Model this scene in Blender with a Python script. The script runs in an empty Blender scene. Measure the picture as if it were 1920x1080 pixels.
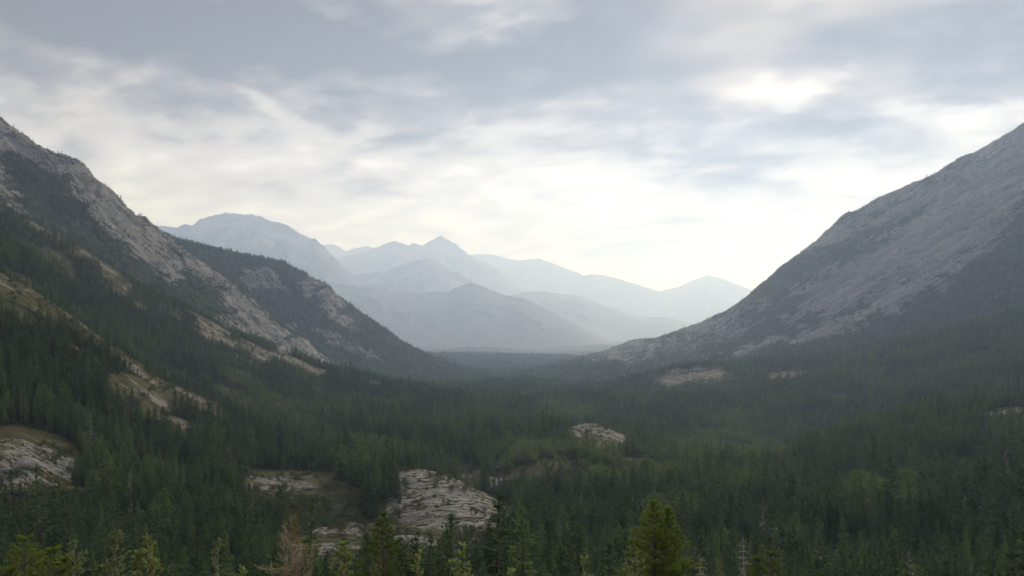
import bpy, math, random, time
import numpy as np
from mathutils import Vector, Matrix

random.seed(7)
RNG = np.random.default_rng(7)
SC = bpy.context.scene
COL = SC.collection
D = bpy.data
R = math.radians
T0 = time.time()
HAZE = 7.8e-5
HAZE_TOP = 2620.0

# ------------------------------------------------------------------ camera
FPX, HPY = 1493.0, 610.0            # focal length and height of the horizon, in pixels of the 1920 px wide photograph
cam_d = D.cameras.new('camera')
cam_d.lens = 28.0
cam_d.sensor_width = 36.0
cam_d.shift_y = 70.0 / 1920.0       # level camera, rising front
cam_d.clip_start = 0.3
cam_d.clip_end = 120000.0
cam = D.objects.new('camera', cam_d)
COL.objects.link(cam)
cam.location = (0, 0, 0)
cam.rotation_euler = (R(90), 0, 0)
SC.camera = cam

# ------------------------------------------------------------------ light and view
SUN_AZ, SUN_EL = 20.0, 20.0         # degrees right of the view axis, degrees above the horizon
sun_dir = Vector((math.sin(R(SUN_AZ)) * math.cos(R(SUN_EL)), math.cos(R(SUN_AZ)) * math.cos(R(SUN_EL)), math.sin(R(SUN_EL))))
sun_d = D.lights.new('sun', 'SUN')
sun_d.energy = 2.2
sun_d.angle = R(8)
sun_d.color = (1.0, 0.95, 0.875)
sun = D.objects.new('sun', sun_d)
COL.objects.link(sun)
sun.rotation_euler = sun_dir.to_track_quat('Z', 'Y').to_euler()

SC.view_settings.view_transform = 'Standard'
SC.view_settings.look = 'None'
SC.view_settings.exposure = 0.82
SC.view_settings.gamma = 1.0
SC.view_settings.use_curve_mapping = False
SC.render.engine = 'CYCLES'
cy = SC.cycles
cy.max_bounces = 6
cy.diffuse_bounces = 3
cy.glossy_bounces = 1
cy.transmission_bounces = 3
cy.volume_bounces = 3
cy.transparent_max_bounces = 8
cy.use_denoising = True
cy.denoising_prefilter = 'ACCURATE'
cy.sample_clamp_indirect = 4.0
cy.caustics_reflective = False
cy.caustics_refractive = False


class NT:
    """short hand for building node trees"""
    def __init__(s, tree):
        s.t = tree
        s.n, s.l = tree.nodes, tree.links
        s.n.clear()

    def put(s, sock, v):
        if v is None:
            return
        if hasattr(v, 'is_linked') or hasattr(v, 'links'):
            s.l.new(v, sock)
        elif isinstance(v, (tuple, list)) and len(v) == 3 and sock.type == 'RGBA':
            sock.default_value = (*v, 1)
        else:
            sock.default_value = v

    def node(s, kind, out=0, ins=(), **props):
        n = s.n.new(kind)
        for k, v in props.items():
            setattr(n, k, v)
        for k, v in (ins.items() if isinstance(ins, dict) else enumerate(ins)):
            s.put(n.inputs[k], v)
        return n.outputs[out]

    def m(s, op, a, b=None, c=None, clamp=False):
        return s.node('ShaderNodeMath', 0, [x for x in (a, b, c)], operation=op, use_clamp=clamp)

    def v(s, op, a, b=None, out=0, scale=None):
        n = s.n.new('ShaderNodeVectorMath')
        n.operation = op
        s.put(n.inputs[0], a)
        s.put(n.inputs[1], b)
        if scale is not None:
            s.put(n.inputs['Scale'], scale)
        return n.outputs[out]

    def ss(s, x, lo, hi, a=0.0, b=1.0):
        n = s.n.new('ShaderNodeMapRange')
        n.interpolation_type = 'SMOOTHSTEP'
        for k, q in zip(('Value', 'From Min', 'From Max', 'To Min', 'To Max'), (x, lo, hi, a, b)):
            s.put(n.inputs[k], q)
        return n.outputs[0]

    def noise(s, vec, scale, detail=4, rough=0.55, dist=0.0, out=0):
        return s.node('ShaderNodeTexNoise', out, {'Vector': vec, 'Scale': scale, 'Detail': detail, 'Roughness': rough, 'Distortion': dist})

    def mix(s, f, a, b, blend='MIX'):
        n = s.n.new('ShaderNodeMix')
        n.data_type = 'RGBA'
        n.blend_type = blend
        s.put(n.inputs[0], f)
        s.put(n.inputs[6], a)
        s.put(n.inputs[7], b)
        return n.outputs[2]

    def ramp(s, x, stops):
        n = s.n.new('ShaderNodeValToRGB')
        e = n.color_ramp.elements
        while len(e) < len(stops):
            e.new(0.5)
        for q, (p, c) in zip(e, stops):
            q.position = p
            q.color = (*c, 1)
        s.put(n.inputs[0], x)
        return n.outputs[0]


# clouds of the deck: direction (as in the photograph), half sizes, tilt, brighter or darker
CLOUDS = [
    (60, 30, 260, 70, 0, -0.16), (420, 80, 330, 70, -12, -0.22), (760, 110, 300, 60, -8, -0.22), (930, 50, 110, 34, 10, 0.34),
    (1500, 60, 560, 85, 0, -0.34), (1150, 70, 200, 60, 0, -0.20), (1700, 140, 260, 45, 0, -0.16),
    (1440, 185, 80, 46, -20, 0.27), (1545, 190, 60, 22, 10, 0.24), (1870, 195, 110, 20, 0, 0.30), (1650, 250, 300, 40, 0, -0.14), (1300, 250, 200, 30, -10, -0.10),
    (500, 205, 90, 16, -35, 0.16), (300, 140, 300, 40, -8, 0.12), (350, 215, 200, 30, -8, -0.14), (680, 300, 130, 22, -14, 0.18),
    (1020, 260, 330, 45, -10, -0.16), (1250, 310, 240, 30, -8, -0.12), (1010, 330, 140, 24, -12, 0.14), (1330, 375, 120, 24, -5, 0.12),
]

# ------------------------------------------------------------------ sky: a broken deck of cloud under the daylight sky
world = D.worlds.new('World')
SC.world = world
world.use_nodes = True
w = NT(world.node_tree)
dvec = w.v('NORMALIZE', w.node('ShaderNodeTexCoord', 'Generated'))
sx = w.n.new('ShaderNodeSeparateXYZ')
w.put(sx.inputs[0], dvec)
dx, dy, dz = sx.outputs
zc = w.m('MAXIMUM', dz, 0.0)
inv = w.m('DIVIDE', 1.0, w.m('ADD', zc, 0.20))
cmb = w.n.new('ShaderNodeCombineXYZ')
w.put(cmb.inputs[0], w.m('MULTIPLY', dx, inv))
w.put(cmb.inputs[1], w.m('MULTIPLY', dy, inv))
deck = cmb.outputs[0]                      # where the view ray meets the cloud deck
turn = w.node('ShaderNodeVectorRotate', 0, {'Vector': deck, 'Angle': R(24)}, rotation_type='Z_AXIS')
strch = w.v('MULTIPLY', turn, (0.75, 1.0, 1.0))
nA = w.noise(w.v('ADD', strch, (3.1, 7.7, 0.0)), 0.85, 3, 0.5, 0.35)
nB = w.noise(w.v('ADD', strch, (11.3, 2.9, 4.0)), 2.4, 6, 0.50, 0.35)
nC = w.noise(w.v('MULTIPLY', turn, (0.8, 1.2, 1.0)), 6.5, 6, 0.55, 0.2)
warp = w.v('SCALE', w.v('SUBTRACT', w.noise(deck, 1.6, 5, 0.6, 0, 1), (0.5, 0.5, 0.5)), scale=0.20)
dwarp = w.v('ADD', dvec, warp)


def cloud_patch(px, py, wid, hei, tilt=0.0):
    """soft mask around one cloud of the deck, given by its direction and its angular half sizes"""
    c = Vector(((px - 960) / FPX, 1.0, (HPY - py) / FPX)).normalized()
    rgt = Vector((c.y, -c.x, 0)).normalized()
    up = rgt.cross(c)
    if up.z < 0:
        up = -up
    t = R(tilt)
    a = (rgt * math.cos(t) + up * math.sin(t)) * (FPX / wid)
    b = (up * math.cos(t) - rgt * math.sin(t)) * (FPX / hei)
    rel = w.v('SUBTRACT', dwarp, tuple(c))
    u = w.v('DOT_PRODUCT', rel, tuple(a), out=1)
    v2 = w.v('DOT_PRODUCT', rel, tuple(b), out=1)
    q = w.m('ADD', w.m('MULTIPLY', u, u), w.m('MULTIPLY', v2, v2))
    return w.m('POWER', 2.718, w.m('MULTIPLY', q, -1.0))


# brightness of the deck: lighter towards the horizon, brightness added overhead to light the land, dimmed towards the sun
bri = w.m('ADD', w.m('ADD', w.ss(dz, 0.42, 0.10, 0.0, 0.48), w.ss(dz, 0.42, 0.85, 0.0, 0.65)), w.m('MULTIPLY', w.m('SUBTRACT', nA, 0.5), 1.0))
bri = w.m('ADD', bri, w.m('MULTIPLY', w.m('SUBTRACT', nB, 0.5), 1.2))
bri = w.m('ADD', bri, w.m('MULTIPLY', w.m('SUBTRACT', nC, 0.5), 0.8))
nD = w.noise(w.v('ADD', w.v('MULTIPLY', turn, (0.85, 1.0, 1.0)), (1.7, 8.3, 2.0)), 3.4, 6, 0.5, 0.25)
bri = w.m('ADD', bri, w.m('MULTIPLY', w.m('SUBTRACT', w.m('ABSOLUTE', w.m('SUBTRACT', nD, 0.5)), 0.09), 1.5))
sun_c = w.v('DOT_PRODUCT', dvec, tuple(sun_dir), out=1)
bri = w.m('ADD', bri, w.ss(sun_c, 0.80, 1.0, 0.0, -0.10))
for px, py, wid, hei, tilt, amt in CLOUDS:
    bri = w.m('ADD', bri, w.m('MULTIPLY', cloud_patch(px, py, wid, hei, tilt), amt * 1.35))
bri = w.m('ADD', w.m('MULTIPLY', bri, 1.05), 0.17)
cloud_col = w.ramp(w.m('ADD', bri, 0.17), [(0.0, (0.075, 0.068, 0.066)), (0.30, (0.17, 0.157, 0.152)), (0.55, (0.325, 0.31, 0.303)),
                               (0.80, (0.405, 0.395, 0.39)), (1.0, (0.52, 0.51, 0.50))])
ground_col = (0.05, 0.06, 0.05)
cloud_col = w.mix(w.ss(dz, -0.02, -0.08), cloud_col, ground_col)
cloud_bg = w.node('ShaderNodeBackground', 0, {'Color': cloud_col, 'Strength': 1.0})
sky_tex = w.node('ShaderNodeTexSky', 0, sky_type='NISHITA', sun_disc=False, sun_elevation=R(SUN_EL), sun_rotation=R(SUN_AZ))
sky_bg = w.node('ShaderNodeBackground', 0, {'Color': sky_tex, 'Strength': 0.08})
cover = w.ss(w.noise(w.v('ADD', strch, (5.0, 1.0, 9.0)), 1.1, 4, 0.5), 0.25, 0.45, 0.80, 1.0)
msh = w.n.new('ShaderNodeMixShader')
w.put(msh.inputs[0], cover)
w.put(msh.inputs[1], sky_bg)
w.put(msh.inputs[2], cloud_bg)
wo = w.n.new('ShaderNodeOutputWorld')
w.l.new(msh.outputs[0], wo.inputs['Surface'])

# ------------------------------------------------------------------ helpers
def thing(o, label=None, cat=None, group=None, kind=None):
    if label: o['label'] = label
    if cat: o['category'] = cat
    if group: o['group'] = group
    if kind: o['kind'] = kind
    return o


def link(name, data, parent=None):
    o = D.objects.new(name, data)
    COL.objects.link(o)
    if parent is not None:
        o.parent = parent
    return o


def mesh_from(name, verts, faces, mat, smooth=False, attrs=None):
    """verts (n,3), faces (m,k) numpy"""
    me = D.meshes.new(name)
    verts = np.ascontiguousarray(verts, np.float32)
    faces = np.ascontiguousarray(faces, np.int32)
    k = faces.shape[1]
    me.vertices.add(len(verts))
    me.vertices.foreach_set('co', verts.ravel())
    me.loops.add(faces.size)
    me.loops.foreach_set('vertex_index', faces.ravel())
    me.polygons.add(len(faces))
    me.polygons.foreach_set('loop_start', np.arange(0, faces.size, k, dtype=np.int32))
    if smooth:
        me.polygons.foreach_set('use_smooth', np.ones(len(faces), bool))
    me.materials.append(mat)
    me.update(calc_edges=True)
    for an, av in (attrs or {}).items():
        at = me.attributes.new(an, 'FLOAT', 'POINT')
        at.data.foreach_set('value', np.ascontiguousarray(av, np.float32))
    return me


def material(name):
    mt = D.materials.new(name)
    mt.use_nodes = True
    return mt, NT(mt.node_tree)


def finish(t, shader, vol=None):
    o = t.n.new('ShaderNodeOutputMaterial')
    if shader is not None:
        t.l.new(shader, o.inputs['Surface'])
    if vol is not None:
        t.l.new(vol, o.inputs['Volume'])


# ------------------------------------------------------------------ numpy noise
_tab = np.random.default_rng(11).random((256, 256)) * 2 * np.pi
_GX, _GY = np.cos(_tab), np.sin(_tab)
_W1 = np.random.default_rng(12).random((256, 256))
_W2 = np.random.default_rng(13).random((256, 256))
_W3 = np.random.default_rng(14).random((256, 256))


def gnoise(x, y, s=0):
    x = x + s * 17.31
    y = y + s * 9.77
    ix, iy = np.floor(x).astype(int), np.floor(y).astype(int)
    fx, fy = x - ix, y - iy
    u, v = fx * fx * fx * (fx * (fx * 6 - 15) + 10), fy * fy * fy * (fy * (fy * 6 - 15) + 10)

    def g(ax, ay, px, py):
        a, b = (ix + ax) & 255, (iy + ay) & 255
        return _GX[a, b] * px + _GY[a, b] * py
    n0 = g(0, 0, fx, fy) * (1 - u) + g(1, 0, fx - 1, fy) * u
    n1 = g(0, 1, fx, fy - 1) * (1 - u) + g(1, 1, fx - 1, fy - 1) * u
    return (n0 * (1 - v) + n1 * v) * 1.5


def fbm(x, y, octv=4, s=0, gain=0.5):
    r, a, f = 0.0, 1.0, 1.0
    for o in range(octv):
        r = r + a * gnoise(x * f, y * f, s + o * 3)
        a *= gain
        f *= 2.03
    return r


def ridged(x, y, octv=4, s=0, gain=0.5):
    r, a, f, tot = 0.0, 1.0, 1.0, 0.0
    for o in range(octv):
        r = r + a * (1 - 2 * np.abs(gnoise(x * f, y * f, s + o * 3)))
        tot += a
        a *= gain
        f *= 2.03
    return r / tot


def cells(x, y):
    """F1, F2-F1 and a random value of the nearest cell"""
    ix, iy = np.floor(x).astype(int), np.floor(y).astype(int)
    f1 = np.full(x.shape, 9.0)
    f2 = np.full(x.shape, 9.0)
    rv = np.zeros(x.shape)
    for a in (-1, 0, 1):
        for b in (-1, 0, 1):
            i, j = (ix + a) & 255, (iy + b) & 255
            d = np.hypot(ix + a + _W1[i, j] - x, iy + b + _W2[i, j] - y)
            near = d < f1
            f2 = np.where(near, f1, np.minimum(f2, d))
            rv = np.where(near, _W3[i, j], rv)
            f1 = np.where(near, d, f1)
    return f1, f2 - f1, rv


def sstep(x, a, b):
    t = np.clip((x - a) / (b - a), 0, 1)
    return t * t * (3 - 2 * t)


def ell(px, py, cx, cy, rx, ry, ang=0.0, soft=1.0):
    """1 inside a tilted ellipse, falling to 0 at its rim"""
    c, s = math.cos(R(ang)), math.sin(R(ang))
    dx, dy = px - cx, py - cy
    a, b = (dx * c - dy * s) / rx, (dx * s + dy * c) / ry
    return np.clip((1.25 - np.sqrt(a * a + b * b)) / (0.5 * soft), 0, 1)


def strip(px, py, pts, wid):
    """1 near a polyline, falling to 0 at wid"""
    best = np.full(px.shape, 1e9)
    for (x0, y0), (x1, y1) in zip(pts[:-1], pts[1:]):
        dx, dy = x1 - x0, y1 - y0
        t = np.clip(((px - x0) * dx + (py - y0) * dy) / (dx * dx + dy * dy), 0, 1)
        best = np.minimum(best, np.hypot(px - x0 - t * dx, py - y0 - t * dy))
    return np.clip(1.3 - best / wid, 0, 1)


# ------------------------------------------------------------------ lie of the land
# survey lines: bearing (as photograph column), height (as photograph row) and forward distance in metres
def base_line(Y, py, x0=-350, x1=2300, n=8):
    return [(x, py, Y) for x in np.linspace(x0, x1, n)]


LINES = [
    # the hillside under the viewer
    [(-350, 1240, 10), (2300, 1240, 10)], [(-350, 1275, 20), (2300, 1275, 20)], [(-350, 1285, 50), (2300, 1285, 50)],
    [(-350, 1185, 120), (2300, 1195, 120)], [(-350, 1085, 215), (0, 1085, 218), (600, 1092, 230), (1300, 1092, 232), (1900, 1088, 225), (2300, 1085, 220)],
    # near ground
    [(-350, 930, 255), (0, 960, 258), (200, 1000, 268), (400, 1000, 288), (600, 1025, 275), (820, 1020, 290), (1000, 1010, 300), (1300, 1000, 300), (1600, 1000, 288), (1900, 960, 300), (2300, 930, 290)],
    [(-350, 800, 290), (0, 830, 300), (200, 900, 318), (400, 900, 370)],
    [(-350, 620, 350), (0, 695, 368), (200, 765, 420), (400, 815, 490)],
    # crest of the near left ridge, and the hollow behind it
    [(-350, 330, 450), (-150, 425, 460), (0, 515, 480), (70, 550, 490), (160, 610, 510), (250, 670, 540), (330, 720, 580), (400, 752, 610), (500, 812, 600), (600, 852, 560), (700, 878, 490)],
    [(-350, 440, 590), (-150, 530, 590), (0, 590, 600), (160, 690, 640), (330, 765, 720), (420, 790, 740), (520, 820, 720)],
    # second left slope: flank, crest, hollow behind
    [(-350, 330, 760), (0, 480, 740), (250, 655, 810), (400, 735, 830), (520, 790, 830)],
    [(-350, 250, 900), (0, 430, 890), (200, 565, 930), (400, 680, 980), (560, 748, 980)],
    [(-350, 190, 1050), (-150, 290, 1050), (0, 372, 1050), (100, 430, 1060), (190, 485, 1080), (240, 528, 1090), (370, 592, 1150), (450, 640, 1200), (530, 668, 1250), (610, 700, 1320), (700, 722, 1400)],
    [(-350, 240, 1240), (0, 412, 1250), (200, 524, 1300), (400, 622, 1380), (600, 706, 1520), (700, 728, 1600)],
    # left rocky mountain: foot, middle, crest, hollow behind
    [(-350, 190, 1380), (0, 372, 1390), (200, 494, 1440), (300, 552, 1490), (400, 606, 1540), (500, 654, 1620), (600, 694, 1720)],
    [(-350, 90, 1600), (0, 310, 1600), (150, 395, 1620), (300, 500, 1700), (400, 560, 1760), (500, 622, 1850), (580, 668, 1900)],
    [(-350, 0, 1880), (-150, 130, 1860), (0, 230, 1850), (50, 262, 1850), (100, 295, 1850), (150, 312, 1850), (185, 342, 1850), (220, 380, 1880), (280, 422, 1950), (340, 466, 2030), (400, 503, 2080), (470, 560, 2100), (530, 612, 2100), (600, 660, 2080), (680, 700, 2080)],
    [(-350, 130, 2150), (0, 360, 2150), (150, 430, 2180), (280, 500, 2260), (400, 575, 2350), (530, 650, 2350), (620, 690, 2350)],
    # left shoulder behind it
    [(280, 474, 2450), (400, 545, 2480), (530, 620, 2480), (620, 668, 2460), (720, 697, 2500), (820, 705, 2600)],
    [(-100, 330, 2600), (150, 400, 2600), (290, 447, 2620), (340, 466, 2660), (400, 487, 2700), (480, 494, 2800), (540, 507, 2850), (590, 522, 2900), (650, 570, 2950), (700, 606, 3000), (750, 641, 3050), (800, 668, 3100), (860, 690, 3120)],
    [(-350, 420, 3500), (0, 470, 3500), (300, 545, 3550), (600, 620, 3650), (800, 690, 3700)],
    # valley
    [(640, 890, 450), (600, 965, 345)],
    [(720, 882, 432), (780, 884, 428), (850, 903, 412), (920, 938, 385), (955, 975, 355)],
    [(740, 962, 345), (820, 995, 318), (900, 1003, 308)],
    [(720, 895, 500), (850, 915, 475), (950, 955, 440), (1000, 960, 380)],
    [(600, 825, 680), (720, 855, 590), (850, 868, 560), (1000, 880, 500), (1150, 880, 500), (1260, 905, 450)],
    [(560, 800, 800), (700, 805, 780), (850, 815, 720), (980, 825, 680), (1060, 842, 640), (1180, 858, 620), (1300, 880, 560)],
    [(1070, 800, 765), (1110, 793, 765), (1150, 806, 750), (1185, 830, 725)],
    [(1060, 810, 860), (1150, 822, 860), (1250, 826, 840), (1400, 838, 850)],
    [(700, 765, 1080), (850, 772, 1050), (1000, 780, 1000), (1120, 792, 1000), (1250, 795, 1000), (1400, 790, 1020)],
    [(720, 738, 1500), (850, 740, 1500), (1000, 742, 1500), (1150, 752, 1450), (1300, 752, 1350)],
    [(780, 720, 2050), (900, 718, 2150), (1000, 720, 2150)],
    [(900, 700, 2900), (1000, 702, 2800)], [(920, 682, 4000), (1020, 682, 4000)],
    [(-350, 600, 4700), (0, 610, 4700), (300, 640, 4700), (600, 665, 4700), (850, 675, 4700), (1060, 675, 4700), (1400, 670, 4900), (1900, 640, 4900), (2300, 620, 4900)],
    base_line(9000, 653),
    # right foothill: flank, crest, hollow behind
    [(1400, 765, 1200), (1550, 755, 1150), (1700, 730, 1100), (1900, 705, 1000), (2300, 640, 900)],
    [(1280, 722, 1600), (1450, 715, 1450), (1600, 700, 1350), (1750, 670, 1260), (1900, 645, 1180), (2300, 560, 1100)],
    [(1080, 728, 1900), (1150, 719, 1900), (1250, 702, 1880), (1310, 692, 1840), (1370, 688, 1800), (1480, 678, 1700), (1640, 651, 1560), (1780, 621, 1460), (1920, 582, 1400), (2300, 470, 1300)],
    [(1100, 730, 2250), (1250, 712, 2180), (1400, 696, 2050), (1640, 668, 1820), (1780, 640, 1720), (1920, 604, 1650), (2300, 500, 1560)],
    # right mountain: foot, middle, crest, behind
    [(1060, 702, 2700), (1150, 700, 2500), (1250, 695, 2380), (1400, 672, 2220), (1640, 632, 2000), (1780, 595, 1900), (1920, 548, 1820), (2300, 430, 1750)],
    [(1200, 672, 2900), (1400, 620, 2600), (1550, 560, 2450), (1700, 500, 2350), (1920, 400, 2300), (2300, 260, 2250)],
    [(1020, 690, 3450), (1100, 673, 3450), (1180, 655, 3400), (1250, 637, 3300), (1350, 601, 3150), (1420, 553, 3050), (1480, 503, 3000), (1530, 462, 2960), (1570, 427, 2950), (1640, 387, 2950), (1700, 354, 2950), (1780, 321, 2950), (1840, 288, 2960), (1880, 268, 3000), (1920, 243, 3000), (2080, 190, 3100), (2300, 150, 3200)],
    [(1100, 690, 3900), (1250, 665, 3800), (1400, 615, 3700), (1600, 500, 3600), (1800, 420, 3600), (2000, 330, 3700), (2300, 280, 3800)],
    # near right hill: flank, crest, hollow behind
    [(1200, 950, 370), (1400, 930, 420), (1600, 900, 450), (1800, 860, 480), (2000, 835, 490), (2300, 790, 480)],
    [(1300, 900, 520), (1400, 876, 610), (1500, 842, 680), (1600, 808, 730), (1750, 780, 720), (1840, 768, 700), (1920, 756, 690), (2050, 750, 680), (2300, 715, 660)],
    [(1500, 852, 860), (1700, 830, 880), (1900, 812, 860), (2300, 750, 830)],
]
pts = []
for ln in LINES:
    for (x0, y0, d0), (x1, y1, d1) in zip(ln[:-1], ln[1:]):
        n = max(1, int(abs(x1 - x0) / 60))
        for k in range(n):
            t = k / n
            pts.append((x0 + t * (x1 - x0), y0 + t * (y1 - y0), math.exp(math.log(d0) * (1 - t) + math.log(d1) * t)))
    pts.append(ln[-1])
pts = np.array(pts, float)
VS = 2.6


def uv(px, Y):
    return (px - 960) / 420.0, np.log(Y) * VS


PU, PV = uv(pts[:, 0], pts[:, 2])


def tps_k(r2):
    return np.where(r2 > 1e-12, 0.5 * r2 * np.log(np.maximum(r2, 1e-12)), 0.0)


n = len(pts)
A = np.zeros((n + 3, n + 3))
A[:n, :n] = tps_k((PU[:, None] - PU) ** 2 + (PV[:, None] - PV) ** 2) + np.eye(n) * 0.0015
A[:n, n], A[:n, n + 1], A[:n, n + 2] = 1, PU, PV
A[n:, :n] = A[:n, n:].T
W = np.linalg.solve(A, np.concatenate([pts[:, 1], np.zeros(3)]))

# smooth land on a coarse bearing/log-distance lattice, then cubic resampling
CPX = np.linspace(-370, 2310, 180)
CLY = np.linspace(math.log(8), math.log(9200), 300)
gu, gv = uv(CPX[None, :], np.exp(CLY)[:, None])
gu, gv = np.broadcast_arrays(gu, gv)
fu, fv = gu.ravel(), gv.ravel()
lat = np.zeros(fu.size)
for i in range(0, fu.size, 6000):
    a, b = fu[i:i + 6000, None], fv[i:i + 6000, None]
    lat[i:i + 6000] = tps_k((a - PU) ** 2 + (b - PV) ** 2) @ W[:n] + W[n] + a[:, 0] * W[n + 1] + b[:, 0] * W[n + 2]
lat = lat.reshape(gu.shape)


def _crw(t):
    return (-0.5 * t + t * t - 0.5 * t ** 3, 1 - 2.5 * t * t + 1.5 * t ** 3, 0.5 * t + 2 * t * t - 1.5 * t ** 3, -0.5 * t * t + 0.5 * t ** 3)


def land_py(px, Y):
    """height of the smooth land, as photograph row"""
    px = np.clip(px, -360, 2300)
    fx = np.clip((px - CPX[0]) / (CPX[1] - CPX[0]), 1, len(CPX) - 3.001)
    fy = np.clip((np.log(np.clip(Y, 8.3, 9000)) - CLY[0]) / (CLY[1] - CLY[0]), 1, len(CLY) - 3.001)
    ix, iy = fx.astype(int), fy.astype(int)
    wx, wy = _crw(fx - ix), _crw(fy - iy)
    r = 0.0
    for j in range(4):
        for i in range(4):
            r = r + wy[j] * wx[i] * lat[iy + j - 1, ix + i - 1]
    # close to the viewer the slope runs up to the viewpoint; far out the valley floor is level
    near = 610 + 1493 * (1.75 + np.maximum(Y, 0.5) * 0.24) / np.maximum(Y, 0.5)
    r = np.where(Y < 10, near + (r - near) * sstep(Y, 6, 10), r)
    far = 610 + 1493 * 259.2 / np.maximum(Y, 1)
    return np.where(Y > 7000, r + (far - r) * sstep(Y, 7000, 9000), r)


def smooth_z(px, Y):
    return (HPY - land_py(px, Y)) / FPX * Y


LF = lambda tab, px: np.interp(px, [p[0] for p in tab], [p[1] for p in tab])
FOOT_E = [(-350, 1240), (0, 1270), (200, 1330), (400, 1420), (600, 1560), (720, 1700)]
BACK_E = [(-350, 2150), (0, 2150), (150, 2180), (280, 2260), (400, 2350), (530, 2360), (620, 2340), (700, 2200)]
FOOT_G = [(1020, 2700), (1100, 2350), (1250, 2230), (1400, 2080), (1640, 1840), (1780, 1740), (1920, 1660), (2300, 1560)]
FOREST_G = [(1020, 700), (1250, 684), (1330, 668), (1400, 672), (1520, 655), (1640, 640), (1700, 612), (1780, 560), (1850, 500), (1920, 452), (2300, 330)]


def regions(px, Y):
    """soft weights of the left rocky mountain, the shoulder behind it and the right mountain"""
    fe, be = LF(FOOT_E, px), LF(BACK_E, px)
    xe = sstep(px, 720, 620)
    e = sstep(Y, fe * 0.99, fe * 1.06) * sstep(Y, be * 1.04, be * 0.98) * xe
    f = sstep(Y, be * 0.99, be * 1.05) * sstep(px, 900, 800) * sstep(Y, 3900, 3500) * sstep(px, -400, 200)
    fg = LF(FOOT_G, px)
    g = sstep(Y, fg * 0.99, fg * 1.06) * sstep(px, 1030, 1130) * sstep(Y, 4300, 3800)
    return e, f, g


def relief(px, Y):
    """rock and ground relief in metres on top of the smooth land"""
    x = (px - 960) / FPX * Y
    e, f, g = regions(px, Y)
    rock = np.clip(e + 0.75 * f, 0, 1)
    z0 = smooth_z(px, Y)
    q = sstep(Y, 200, 420)
    h = fbm(x / 120, Y / 120, 3, 1) * 1.6 * q + fbm(x / 28, Y / 28, 3, 5) * 0.55 * q
    h = h + sstep(Y, 3800, 5500) * sstep(Y, 12000, 9500) * (22 + fbm(x / 900, Y / 1500, 3, 7) * 34 + fbm(x / 250, Y / 400, 3, 17) * 9)
    h = h + fbm(x / 330 + 3, Y / 280, 3, 27) * 13.0 * sstep(Y, 520, 850) * sstep(Y, 2700, 2200) * np.clip(1 - e - f - g, 0, 1)
    # left mountain: bulging slabs, benches and gullies running down to the right
    c, s = math.cos(R(38)), math.sin(R(38))
    a, b = x * c - z0 * s, x * s + z0 * c
    wx = fbm(x / 160, z0 / 160, 3, 9) * 30
    lb = ridged((a + wx) / 230, (b + Y * 0.35) / 120, 5, 21, 0.52) * 24 + fbm(a / 55, (b + 0.4 * Y) / 34, 5, 31, 0.55) * 6.5
    f1, f21, rv = cells((a + wx * 0.4) / 34, (b + 0.35 * Y + wx * .3) / 21)
    lb = lb + (rv - 0.5) * 9 - 5.0 * sstep(f21, 0.16, 0.0)
    h = h + rock * (lb - 9)
    # right mountain: long slabs and shallow gullies running down to the left
    c, s = math.cos(R(-31)), math.sin(R(-31))
    a, b = x * c - z0 * s, x * s + z0 * c
    wx = fbm(x / 300, z0 / 300, 3, 15) * 45
    rg = ridged((a + wx) / 900, (b + Y * 0.25 + wx * .6) / 260, 3, 47, 0.5) * 30 + ridged((a + wx) / 520, (b + Y * 0.25 + wx * .4) / 110, 5, 41, 0.55) * 20 - 8 + fbm(a / 130, (b + 0.3 * Y) / 40, 5, 51, 0.58) * 9
    f1, f21, rv = cells((a + wx) / 75, (b + 0.3 * Y) / 26)
    rg = rg + (rv - 0.5) * 6 - 3 * sstep(f21, 0.14, 0.0)
    h = h + g * rg
    return h


COLS = np.concatenate([np.arange(-900, -60, 20.0), np.arange(-60, 1980, 2.7), np.arange(1980, 2830, 20.0)])
ROWS = np.concatenate([np.geomspace(1.2, 200, 60)[:-1], np.geomspace(200, 450, 150)[:-1], np.geomspace(450, 1250, 190)[:-1],
                       np.geomspace(1250, 2450, 240)[:-1], np.geomspace(2450, 3600, 110)[:-1], np.geomspace(3600, 9000, 50)[:-1], np.geomspace(9000, 46000, 24)])
GP, GY = np.meshgrid(COLS, ROWS)
HZ = smooth_z(GP, GY) + relief(GP, GY)
HX = (GP - 960) / FPX * GY
PY = HPY - HZ / GY * FPX                       # row of every surface point in the photograph
ISEEN = np.minimum.accumulate(PY, axis=0)       # skyline so far, from the viewer outwards


def grid_index(px, Y):
    c = np.clip(np.searchsorted(COLS, px), 1, len(COLS) - 1)
    r = np.clip(np.searchsorted(ROWS, Y), 1, len(ROWS) - 1)
    return r, c


def grid_at(F, px, Y):
    r, c = grid_index(px, Y)
    tx = np.clip((px - COLS[c - 1]) / (COLS[c] - COLS[c - 1]), 0, 1)
    ty = np.clip((Y - ROWS[r - 1]) / (ROWS[r] - ROWS[r - 1]), 0, 1)
    return (F[r - 1, c - 1] * (1 - tx) + F[r - 1, c] * tx) * (1 - ty) + (F[r, c - 1] * (1 - tx) + F[r, c] * tx) * ty


def ground_z(x, y):
    x, y = np.asarray(x, float), np.asarray(y, float)
    return grid_at(HZ, 960 + x / y * FPX, y)


print('land', round(time.time() - T0, 1))

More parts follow.
